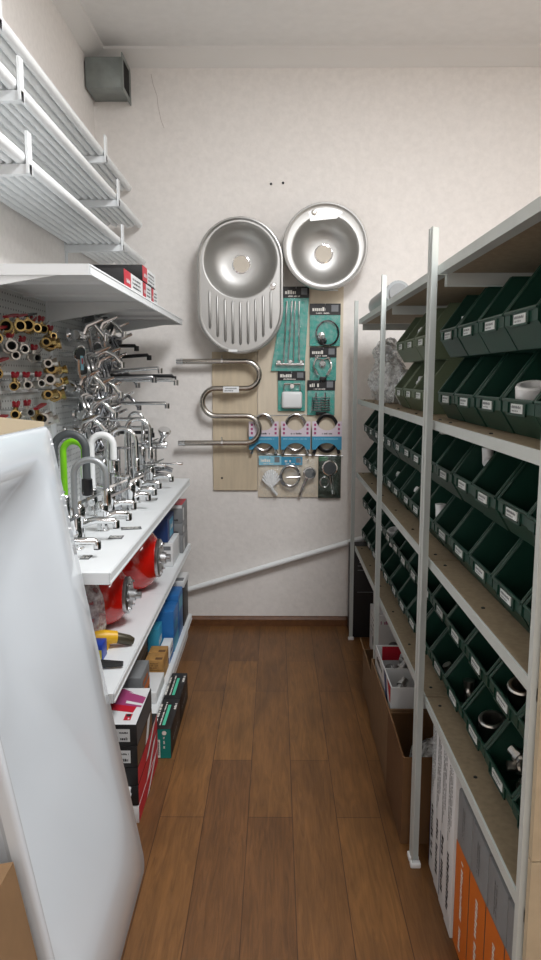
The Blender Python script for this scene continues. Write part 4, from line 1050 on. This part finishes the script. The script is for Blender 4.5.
basin('low basin faucet nearest the white tub, its spout toward the aisle', -.70, 2.15, .13, .085, .25, .085, True)
basin('low basin faucet with raised lever, second from the white tub', -.685, 2.40, .12, .12, .15, .09)
basin('basin faucet with wide flat lever in front of the gooseneck faucets', -.645, 2.57, .09, .10, .35, .10, True)
basin('basin faucet standing beside the second price tag, tilted spout', -.66, 2.76, .085, .12, .2, .07)
basin('small basin faucet with square lever, middle of the counter front row', -.625, 2.98, .07, .11, .3, .06)
basin('small basin faucet with dark lever, past the middle of the counter', -.64, 3.16, .08, .10, .1, .07, True)
basin('small basin faucet by the third price tag on the counter', -.66, 3.36, .09, .10, .0, .08, True)
basin('squat basin faucet near the far end with dark lever', -.64, 3.56, .10, .11, .0, .07, True)
basin('squat chrome basin faucet behind the lime green spout', -.82, 2.46, .08, .12, .1, .07)
basin('basin faucet at the counter back behind the white spout', -.84, 3.05, .10, .16, .0, .08)
basin('basin faucet at the counter back near the pegboard mixers', -.84, 3.40, .10, .16, .0, .08)
# square column taps
for i, (x, y, H, L) in enumerate([(-.665, 2.93, .27, .0), (-.69, 3.43, .24, .10), (-.655, 3.72, .19, .11)]):
    lb = ['slim square chrome column faucet between the gooseneck arches', 'square column faucet with flat chrome spout, far half of counter', 'square column faucet with long dark spout near the far end'][i]
    t = thing('column_faucet', lb, 'faucet', (x, y, ZC), 'faucets standing on the counter')
    bm = MB(); box(bm, x-.022, x+.022, y-.022, y+.022, ZC, ZC+.006, bev=.001); box(bm, x-.012, x+.012, y-.012, y+.012, ZC+.006, ZC+H, bev=.002); build('column', bm, 'chrome_dark' if i == 0 else 'chrome', t)
    bm = MB(); box(bm, x-.012, x+.05+L, y-.014, y+.014, ZC+H*.55, ZC+H*.55+.012, bev=.002); build('spout', bm, 'chrome', t)
    bm = MB(); box(bm, x-.014, x+.06, y-.012, y+.012, ZC+H+.001, ZC+H+.009, bev=.002); build('lever', bm, 'chrome_dark', t)
# shower mixer column at the far end with a hand shower
x, y = -.665, 3.84
t = thing('shower_faucet', 'bath mixer on a column with raised hand shower, farthest on the counter', 'faucet', (x, y, ZC), 'faucets standing on the counter')
bm = MB(); base_plate(bm, x, y, .03); tube(bm, [(x, y, ZC+.004), (x, y, ZC+.22)], .013, 12); lathe(bm, [(.018, -.07), (.022, -.06), (.022, .06), (.018, .07)], (x, y, ZC+.20), (1, 0, 0), 16); build('column', bm, 'chrome', t)
bm = MB(); tube(bm, [(x, y, ZC+.07), (x+.06, y-.02, ZC+.075), (x+.10, y-.02, ZC+.06)], [.018, .015, .013], 12); tube(bm, [(x, y, ZC+.04), (x+.07, y, ZC+.03)], .014, 12); build('spout', bm, 'chrome_dark', t)
bm = MB(); h0 = Vector((x+.02, y, ZC+.21)); h1 = pY(164, 436, 3.84); h1.y = y
tube(bm, [h0, h0.lerp(h1, .5)+Vector((0, 0, -.01)), h1], [.011, .013, .017], 12); hd = (h1-h0).normalized(); lathe(bm, [(.014, -.01), (.033, .02), (.036, .035), (.03, .042)], h1, Vector((.15, -.4, .8)), 18)
build('hand_shower', bm, 'chrome', t)
bm = MB(); lathe(bm, [(.016, 0), (.03, .02), (.03, .032)], (x-.045, y, ZC+.215), (-.3, -.3, .9), 16); build('diverter', bm, 'chrome', t)
x, y = -.66, 3.66
basin('basin faucet with tall lever beside the farthest shower mixer', -.715, 3.74, .10, .19, .0, .09)
# price tags lying on the counter
for i, (x, y, w, l, rz) in enumerate([(-.572, 2.462, .05, .05, .05), (-.548, 2.613, .075, .045, .25), (-.58, 3.25, .05, .06, .1), (-.604, 2.18, .03, .05, .0)]):
    bm = MB(); box(bm, -w/2, w/2, -l/2, l/2, 0, .0015)
    for j in range(3): scrib(bm, (-w*.42, l*.22-l*.27*j, .0021), (1, 0, 0), (0, 1, 0), w*.8, l*.16, 1, i*3+j)
    o = build('price_tag', bm, ['tag_grey', 'white_ink'], sm=0, fix=False); o.location = (x, y, ZC+.0005); o.rotation_euler = (0, 0, rz)
    tag(o, ['small dark price tag on the counter, second nearest to the camera', 'small dark price tag on the counter, widest one, third nearest', 'small dark price tag on the counter, farthest one', 'small dark price tag on the counter, nearest to the tub'][i], 'price tag', 'price tags on the counter')

# ---- middle shelf: tanks, tools, boxes
def tank(label, y, R, x0, x1):
    z = ZM+R+.001
    t = thing('expansion_tank', label, 'tank', ((x0+x1)/2, y, ZM), 'red expansion tanks on the shelf')
    bm = MB(); L = x1-x0
    prof = [(.0, 0), (R*.45, .008), (R*.75, .028), (R*.93, .06), (R, .10), (R, L-.10), (R*.95, L-.062), (R*.80, L-.03), (R*.60, L-.010), (R*.55, L-.006)]
    lathe(bm, prof, (x0, y, z), (1, 0, 0), 36, cap=False); build('tank_body', bm, 'red_tank', t, sm=60)
    bm = MB(); lathe(bm, [(R*.58, -.012), (R*.60, -.006), (R*.60, .004), (R*.55, .008), (R*.2, .010), (R*.18, .03), (R*.12, .03), (R*.12, .05), (R*.04, .05)], (x1, y, z), (1, 0, 0), 28); build('flange', bm, 'zinc', t)
    for k in range(6):
        a_ = 2*PI*k/6; bm = MB(); lathe(bm, [(.009, 0), (.009, .008), (.004, .008), (.004, .016)], (x1+.004, y+R*.46*math.cos(a_), z+R*.46*math.sin(a_)), (1, 0, 0), 6); build('bolt', bm, 'chrome', t)
tank('red expansion tank on the middle shelf, farther one beside the white box', 3.06, .142, -.93, -.52)
tank('red expansion tank on the middle shelf, nearer one half behind the tub', 2.60, .118, -.935, -.565)
t = thing('plastic_bag', 'clear bag with reddish contents hanging beside the nearer red tank', 'bag', (-.66, 2.40, ZM))
bm = MB(); crumple(bm, (-.66, 2.38, ZM+.002), .06, .05, .15, 21, .2, 3); build('bag_film', bm, 'bag_film', t, sm=30)
bm = MB(); lathe(bm, [(.035, 0), (.04, .02), (.04, .17), (.02, .2)], (-.665, 2.38, ZM+.03), (0, 0, 1), 16); build('bag_contents', bm, 'red_handle', t)
# yellow tool
t = thing('caulking_gun', 'yellow tool with dark barrel lying on the middle shelf', 'tool', (-.57, 2.40, ZM))
bm = MB(); z = ZM+.03
tube(bm, [(-.66, 2.34, z+.012), (-.60, 2.36, z+.012), (-.56, 2.375, z+.006)], [.024, .026, .022], 12); tube(bm, [(-.62, 2.35, z), (-.625, 2.335, z-.026)], [.012, .012], 8)
build('tool_body', bm, 'yellow_plastic', t)
bm = MB(); tube(bm, [(-.565, 2.373, z+.005), (-.52, 2.385, z-.008), (-.505, 2.39, z-.014)], [.02, .018, .012], 12); build('barrel', bm, 'grey_gun', t)
bm = MB(); hexa(bm, [(-.60, 2.34, z-.028), (-.585, 2.34, z-.028), (-.585, 2.375, z-.028), (-.60, 2.375, z-.028), (-.605, 2.345, z+.01), (-.585, 2.345, z+.01), (-.585, 2.37, z+.01), (-.605, 2.37, z+.01)]); build('trigger', bm, 'yellow_plastic', t)
def mk(bm):
    face_quad(bm, 'y', 2.2432, -.70, -.582, ZM+.008, ZM+.04, 0)
    scrib(bm, (-.69, 2.2426, ZM+.018), (1, 0, 0), (0, 0, 1), .10, .014, 1, 3)
    return ['card_yellow', 'ink']
carton('small blue box with yellow print on the middle shelf near the tub', -.70, -.58, 2.244, 2.31, ZM, ZM+.058, 'blue_plastic', marks=mk)
t = thing('black_clamp', 'black plastic clamp lying across the edge of the middle shelf', 'tool', (-.56, 2.19, ZM))
bm = MB(); z = ZM+.012
tube(bm, [(-.66, 2.17, z+.02), (-.61, 2.18, z+.012), (-.55, 2.19, z+.004), (-.50, 2.195, z+.002)], [.010, .014, .013, .009], 8); tube(bm, [(-.62, 2.175, z+.014), (-.60, 2.18, z+.035), (-.585, 2.185, z+.06)], .009, 8); build('clamp_body', bm, 'black_plastic', t)
bm = MB(); tube(bm, [(-.60, 2.165, z), (-.585, 2.15, z+.03), (-.58, 2.14, z-.004)], .005, 8); build('screw_spindle', bm, 'zinc', t)
# far boxes on middle shelf
def mkA(bm):
    face_quad(bm, 'y', 3.7294, -.58, -.495, .655, .69, 0) if False else None
    scrib(bm, (-.575, 3.7292, ZM+.16), (1, 0, 0), (0, 0, 1), .06, .010, 1, 3); return ['card_red', 'ink']
def grey_stack(i, z0, z1, m, lb, red=None):
    def mk(bm):
        scrib(bm, (-.585, 3.6992, z0+.012), (1, 0, 0), (0, 0, 1), .06, .010, 1, i)
        if red == 'top': face_quad(bm, 'z', z1+.0006, -.598, -.502, 3.702, 3.898, 0); face_quad(bm, 'y', 3.6992, -.598, -.502, z1-.018, z1-.001, 2)
        if red == 'spot': face_quad(bm, 'y', 3.6990, -.585, -.545, z0+.02, z0+.035, 0)
        face_quad(bm, 'x', -.4992, 3.72, 3.76, z0+.01, z1-.02, 2)
        return ['card_red', 'ink', 'box_white']
    carton(lb, -.60, -.50, 3.70, 3.90, z0, z1, m, marks=mk, group='grey boxes stacked at the far end')
grey_stack(1, ZM, ZM+.10, 'box_grey', 'grey box at the far end of the middle shelf, bottom of its stack')
grey_stack(2, ZM+.101, ZM+.165, 'box_grey', 'grey box with red spot, middle of the stack at the far end', 'spot')
grey_stack(3, ZM+.166, ZM+.265, 'box_grey', 'grey box with red lid, topmost of the stack at the far end', 'top')
def mkB(bm):
    face_quad(bm, 'x', -.5392, 3.50, 3.62, ZM+.135, ZM+.225, 0); scrib(bm, (-.538, 3.51, ZM+.17), (0, 1, 0), (0, 0, 1), .10, .03, 1, 4); return ['box_cyan', 'box_white']
carton('blue box on top of the white box, behind the red tank', -.70, -.54, 3.44, 3.66, ZM+.121, ZM+.24, 'box_navy', marks=mkB)
def mkC(bm):
    face_quad(bm, 'y', 3.4292, -.66, -.525, ZM+.085, ZM+.105, 0); scrib(bm, (-.65, 3.4286, ZM+.03), (1, 0, 0), (0, 0, 1), .11, .02, 0, 4); return ['ink_grey']
carton('white box beside the farther red tank on the middle shelf', -.70, -.515, 3.43, 3.67, ZM, ZM+.12, 'box_white', marks=mkC)

# ---- bottom shelf boxes
def small(label, x0, x1, y0, y1, z0, z1, m, acc, pat=0, group='boxes on the bottom shelf'):
    def mk(bm):
        w = x1-x0; h = z1-z0; d = y1-y0
        if pat == 0:
            face_quad(bm, 'y', y0-.0006, x0+w*.1, x1-w*.1, z0+h*.55, z0+h*.85, 0); scrib(bm, (x0+w*.12, y0-.0008, z0+h*.2), (1, 0, 0), (0, 0, 1), w*.7, h*.12, 0, 7)
            face_quad(bm, 'x', x1+.0006, y0+d*.1, y1-d*.1, z0+h*.6, z0+h*.88, 0)
        elif pat == 1:
            face_quad(bm, 'y', y0-.0006, x0+.002, x1-.002, z0+.002, z0+h*.35, 0); face_quad(bm, 'x', x1+.0006, y0+.002, y1-.002, z0+.002, z0+h*.35, 0); scrib(bm, (x1+.0008, y0+d*.2, z0+h*.5), (0, 1, 0), (0, 0, 1), d*.6, h*.2, 0, 9)
        else:
            for j in range(3): scrib(bm, (x0+w*.15, y0-.0008, z0+h*(.25+.2*j)), (1, 0, 0), (0, 0, 1), w*.6, h*.1, 0, 11+j)
            face_quad(bm, 'z', z1+.0006, x0+w*.55, x1-w*.05, y0+d*.1, y0+d*.4, 0)
        return [acc]
    return carton(label, x0, x1, y0, y1, z0, z1, m, marks=mk, group=group)
small('black box with white lid at the far end of the bottom shelf', -.66, -.505, 3.72, 3.91, ZB, ZB+.22, 'box_black', 'box_white', 2)
small('white lid tray on the far black box, bottom shelf', -.66, -.50, 3.715, 3.915, ZB+.221, ZB+.255, 'box_white', 'ink_grey', 2)
small('tall blue box on the bottom shelf in front of the black box', -.64, -.507, 3.53, 3.70, ZB, ZB+.235, 'box_blue', 'box_cyan', 0)
small('blue box with cyan base stripe, second blue one on the bottom shelf', -.64, -.507, 3.35, 3.515, ZB, ZB+.21, 'box_blue', 'box_cyan', 1)
small('narrow cyan and white box on the bottom shelf beside the blue boxes', -.61, -.56, 3.21, 3.33, ZB, ZB+.17, 'box_cyan', 'box_white', 1)
small('tiny white and blue box beside the narrow cyan box, bottom shelf', -.552, -.507, 3.21, 3.33, ZB, ZB+.085, 'box_white', 'box_blue', 1)
small('dark grey box lying on a black box, middle of the bottom shelf', -.67, -.592, 2.80, 3.10, ZB+.13, ZB+.25, 'box_dark_grey', 'label_white', 0)
small('black box under the dark grey box on the bottom shelf', -.67, -.592, 2.80, 3.10, ZB, ZB+.128, 'box_black', 'ink_grey', 2)
for i, (y0, z0) in enumerate([(3.01, ZB), (3.01, ZB+.051), (3.10, ZB), (3.10, ZB+.051)]):
    small('small brown printed box on the bottom shelf, %s of the %s pair' % (('lower', 'upper')[i % 2], ('near', 'far')[i // 2]), -.588, -.508, y0, y0+.085, z0, z0+.05, 'box_amber', 'cardboard', 2, 'small brown boxes on the bottom shelf')
small('grey box with orange window on the bottom shelf near the stacked boxes', -.61, -.525, 2.60, 2.78, ZB+.10, ZB+.20, 'box_grey', 'box_orange', 1)
small('brown patterned box under the grey box with orange window', -.61, -.525, 2.60, 2.78, ZB, ZB+.099, 'cardboard', 'blue_plastic', 2)
small('flat white box lying at the edge of the bottom shelf', -.585, -.50, 2.79, 3.0, ZB, ZB+.05, 'box_white', 'box_white', 2)
small('dark blue box on the bottom shelf behind the floor stack', -.70, -.58, 2.46, 2.58, ZB, ZB+.14, 'box_navy', 'box_cyan', 1)

# ---- boxes on the floor
# stack of printed boxes near the tub
BX1 = -.462
for i, (z0, z1, m, lb) in enumerate([(.0, .063, 'box_white', 'white ended red box at the very bottom of the floor stack'), (.064, .138, 'box_black', 'black box with red side, second from bottom of the floor stack'), (.139, .203, 'box_black', 'black box with red side, middle of the floor stack'),
                                     (.204, .279, 'box_black', 'black box with white label, second from top of the floor stack'), (.280, .355, 'box_black', 'black box with white and red lid, topmost of the floor stack')]):
    x0, y0, y1 = -.62, 2.19, (2.47 if i > 2 else 2.575)
    x1 = BX1
    def mk(bm):
        f = y0-.0008
        if i >= 3:
            face_quad(bm, 'y', f, x0+.01, x1-.022, z0+.016, z1-.014, 0)
            for j in range(3): scrib(bm, (x0+.02, f-.0006, z1-.030-.016*j), (1, 0, 0), (0, 0, 1), (.11, .07, .05)[j], .006, 2, i*3+j)
            scrib(bm, (x1-.065, f-.0006, z0+.022), (1, 0, 0), (0, 0, 1), .035, .010, 2, i)
        fx = x1+.0008
        if i == 4:
            face_quad(bm, 'x', fx, y0+.003, y1-.003, z0+.002, z1-.002, 4)
            zt_ = z1+.0008; face_quad(bm, 'z', zt_, x0+.002, x1-.002, y0+.002, y1-.002, 0)
            z2 = zt_+.0006
            quad(bm, [(x0+.004, y0+.115, z2), (x0+.13, y0+.085, z2), (x0+.135, y0+.13, z2), (x0+.004, y1-.01, z2)], 1)
            quad(bm, [(x0+.004, y0+.16, z2+.0002), (x0+.15, y0+.125, z2+.0002), (x0+.154, y0+.20, z2+.0002), (x0+.06, y1-.01, z2+.0002), (x0+.004, y1-.01, z2+.0002)], 3)
            quad(bm, [(x0+.09, y0+.155, z2+.0006), (x0+.154, y0+.135, z2+.0006), (x0+.154, y0+.15, z2+.0006), (x0+.09, y0+.175, z2+.0006)], 0)
            quad(bm, [(x0+.085, y1-.04, z2+.0006), (x0+.15, y1-.075, z2+.0006), (x0+.154, y1-.05, z2+.0006)], 0)
            face_quad(bm, 'z', z2+.0006, x0+.108, x0+.132, y0+.03, y0+.075, 1); face_quad(bm, 'z', z2+.001, x0+.112, x0+.128, y0+.055, y0+.072, 2); scrib(bm, (x0+.113, y0+.035, z2+.001), (1, 0, 0), (0, 1, 0), .016, .014, 0, 2)
        else:
            face_quad(bm, 'x', fx, y0+.003, y1-.003, z0+.002, z1-.002, 1 if i < 3 else 5)
            quad(bm, [(fx+.0006, y0+.14, z0+.002), (fx+.0006, y0+.19, z0+.002), (fx+.0006, y1-.03, z1-.002), (fx+.0006, y1-.09, z1-.002)], 0)
        return ['box_white', 'card_red', 'ink', 'magenta', 'box_dark_grey', 'cardboard']
    carton(lb, x0, x1, y0, y1, z0, z1, m, marks=mk, group='printed boxes stacked on the floor')
# black and teal boxes (two side by side lying along the shelf)
for i, (y0, y1, lb) in enumerate([(2.60, 2.865, 'black and teal box on the floor beside the shelving, nearer of the pair'), (2.868, 3.13, 'black and teal box on the floor beside the shelving, farther of the pair')]):
    x0, x1, z1 = -.487, -.413, .125
    x0 = -.484
    def mk(bm):
        if i == 0:
            f = y0-.0008; face_quad(bm, 'y', f, x0+.001, x1-.001, .002, z1-.001, 0)
            face_quad(bm, 'y', f-.0006, x0+.003, x0+.028, .004, .08, 1)
            for j in range(3): scrib(bm, (x0+.008+.006*j, f-.001, .074), (0, 0, -1), (1, 0, 0), .06, .004, 3, j)
            lathe(bm, [(.009, 0), (.009, .0004)], (x0+.045, f-.0003, .108), (0, -1, 0), 16, mi=1)
            scrib(bm, (x0+.041, f-.0008, .092), (0, 0, -1), (1, 0, 0), .05, .006, 1, 21)
        zt_ = z1+.0008
        face_quad(bm, 'z', zt_, x0+.032, x0+.044, y0+.03, y1-.06, 2)
        scrib(bm, (x0+.008, y0+.03, zt_), (0, 1, 0), (-1, 0, 0), .18, .010, 1, 31+i); scrib(bm, (x0+.026, y0+.03, zt_), (0, 1, 0), (-1, 0, 0), .2, .006, 1, 35+i)
        scrib(bm, (x0+.068, y1-.10, zt_), (0, 1, 0), (-1, 0, 0), .07, .010, 1, 41+i)
        fx = x1+.0008
        scrib(bm, (fx, y0+.05, .05), (0, 1, 0), (0, 0, 1), .15, .012, 4, 50+i)
        return ['teal_box', 'white_ink', 'mint', 'ink', 'box_grey']
    carton(lb, x0, x1, y0, y1, 0, z1, 'box_black', marks=mk, group='black and teal boxes on the floor')

# ================================================================== BATHTUB standing on end
TA = math.atan(.1745)
def tub_pt(u, v, w):
    """u across (towards +Y), v up along the lean, w outwards into the aisle"""
    return (-.398-math.sin(TA)*v+math.cos(TA)*w, u, math.cos(TA)*v+math.sin(TA)*w)
UY0, UY1, V0, V1 = 1.268, 1.982, .0, 1.385
def rrect(m, rads, d, n=8, mb=None, mt=None, mn=None, mf=None):
    """rounded rectangle inset by m from the rim; separate margins optional"""
    mb = m if mb is None else mb; mt = m if mt is None else mt; mn = m if mn is None else mn; mf = m if mf is None else mf
    a0, a1, b0, b1 = UY0+mn, UY1-mf, V0+mb, V1-mt
    out = []
    for (cx, cy, r, s) in ((a1-rads[0], b0+rads[0], rads[0], -90), (a1-rads[1], b1-rads[1], rads[1], 0), (a0+rads[2], b1-rads[2], rads[2], 90), (a0+rads[3], b0+rads[3], rads[3], 180)):
        for i in range(n+1):
            a_ = math.radians(s+90*i/n); out.append(tub_pt(cx+r*math.cos(a_), cy+r*math.sin(a_), d))
    return out
t = thing('bathtub', 'white acrylic bathtub standing on end in the left foreground', 'bathtub', (-.5, 1.62, 0))
bm = MB()
r0 = (.04, .03, .03, .05)
def rr(k): return tuple(max(.02, q+k) for q in r0)
loops(bm, [rrect(.03, rr(-.01), -.225, mb=.14, mt=.09, mn=.09, mf=.09), rrect(.03, rr(0), -.17, mb=.10, mt=.075, mn=.075, mf=.075), rrect(.045, rr(.0), -.045), rrect(.012, rr(0), -.030), rrect(.0, rr(0), -.028), rrect(0, rr(0), -.010), rrect(.003, rr(0), -.003), rrect(.009, rr(0), 0),
           rrect(.03, (0.120, 0.060, .06, .08), -0.0000, mb=0.140, mt=0.080, mf=0.105, mn=0.018), rrect(.03, (0.140, 0.075, .06, .08), -0.0030, mb=0.165, mt=0.092, mf=0.120, mn=0.022), rrect(.03, (0.150, 0.090, .06, .08), -0.0120, mb=0.200, mt=0.108, mf=0.135, mn=0.028), rrect(.03, (0.160, 0.105, .06, .08), -0.0320, mb=0.270, mt=0.130, mf=0.155, mn=0.036), rrect(.03, (0.170, 0.120, .06, .08), -0.0600, mb=0.380, mt=0.160, mf=0.180, mn=0.048), rrect(.03, (0.180, 0.130, .06, .08), -0.0880, mb=0.480, mt=0.200, mf=0.210, mn=0.065), rrect(.03, (0.180, 0.140, .06, .08), -0.1100, mb=0.560, mt=0.250, mf=0.245, mn=0.090), rrect(.03, (0.160, 0.130, .06, .08), -0.1250, mb=0.640, mt=0.310, mf=0.290, mn=0.125), rrect(.03, (0.140, 0.120, .06, .08), -0.1300, mb=0.700, mt=0.390, mf=0.330, mn=0.170)])
build('tub_shell', bm, 'acrylic', t, sm=50)
# paper sticker inside
def tubq(px, py, w):
    d = _ray(px, py); o = Vector((0, 0, CAMH)); n_ = Vector((math.cos(TA), 0, math.sin(TA))); p0 = Vector(tub_pt(0, 0, w)); return o+d*((p0-o).dot(n_)/d.dot(n_))
# cream cardboard sheet behind
bm = MB(); quad(bm, [(-.97, 1.989, .3), (-.655, 1.989, .3), (-.655, 1.989, 1.372), (-.97, 1.989, 1.405)]); quad(bm, [(-.97, 1.985, .3), (-.97, 1.985, 1.405), (-.655, 1.985, 1.372), (-.655, 1.985, .3)])
bmesh.ops.bridge_loops(bm, edges=bm.edges[:])
solo('cardboard_sheet', bm, 'cream_card', 'cream cardboard sheet showing above the top of the white tub', 'cardboard', (-.8, 1.987, .3), sm=0)
# brown carton leaning beside the tub's near edge
t = thing('cardboard_box', 'brown cardboard carton in the lower left corner, left of the tub', 'box', tub_pt(1.12, .02, -.15))
bm = MB(); hexa(bm, [tub_pt(*q) for q in ((1.0, .055, -.28), (1.0, .004, -.014), (1.246, .004, -.014), (1.246, .055, -.28), (1.0, .575, -.28), (1.0, .575, -.014), (1.246, .575, -.014), (1.246, .575, -.28))])
build('box_body', bm, 'cardboard_light', t, sm=0)
bm = MB(); hexa(bm, [tub_pt(*q) for q in ((.9985, .05, -.18), (.9985, .05, -.13), (.9995, .05, -.13), (.9995, .05, -.18), (.9985, .57, -.18), (.9985, .57, -.13), (.9995, .57, -.13), (.9995, .57, -.18))]); build('tape', bm, 'box_amber', t, sm=0)
bm = MB(); q = [tubq(x_, y_, -.118) for x_, y_ in ((-14, 512), (1, 517), (7, 545), (-14, 556))]; quad(bm, q)
o = build('sticker', bm, 'paper', [c for c in COL.objects if c.name == 'bathtub'][0], sm=0); o['label'] = 'white paper sticker'

# ================================================================== LIGHT
def area(name, loc, size, sy, power, rot=(0, 0, 0), col=(.985, .99, 1)):
    l = bpy.data.lights.new(name, 'AREA'); l.shape = 'RECTANGLE'; l.size = size; l.size_y = sy; l.energy = power; l.color = col
    o = bpy.data.objects.new(name, l); COL.objects.link(o); o.location = loc; o.rotation_euler = rot
    return o
area('ceiling_lamp', (.62, 1.7, 3.2), .5, 1.3, 72)
area('ceiling_lamp', (.4, -1.3, 3.2), 1.2, .3, 28)
area('ceiling_lamp', (1.8, 1.2, 3.2), .3, 1.2, 30)
w = bpy.data.worlds.new('world'); scene.world = w; w.use_nodes = True
w.node_tree.nodes['Background'].inputs['Color'].default_value = (.8, .85, .9, 1); w.node_tree.nodes['Background'].inputs['Strength'].default_value = .3
scene.view_settings.view_transform = 'Standard'; scene.view_settings.exposure = 0
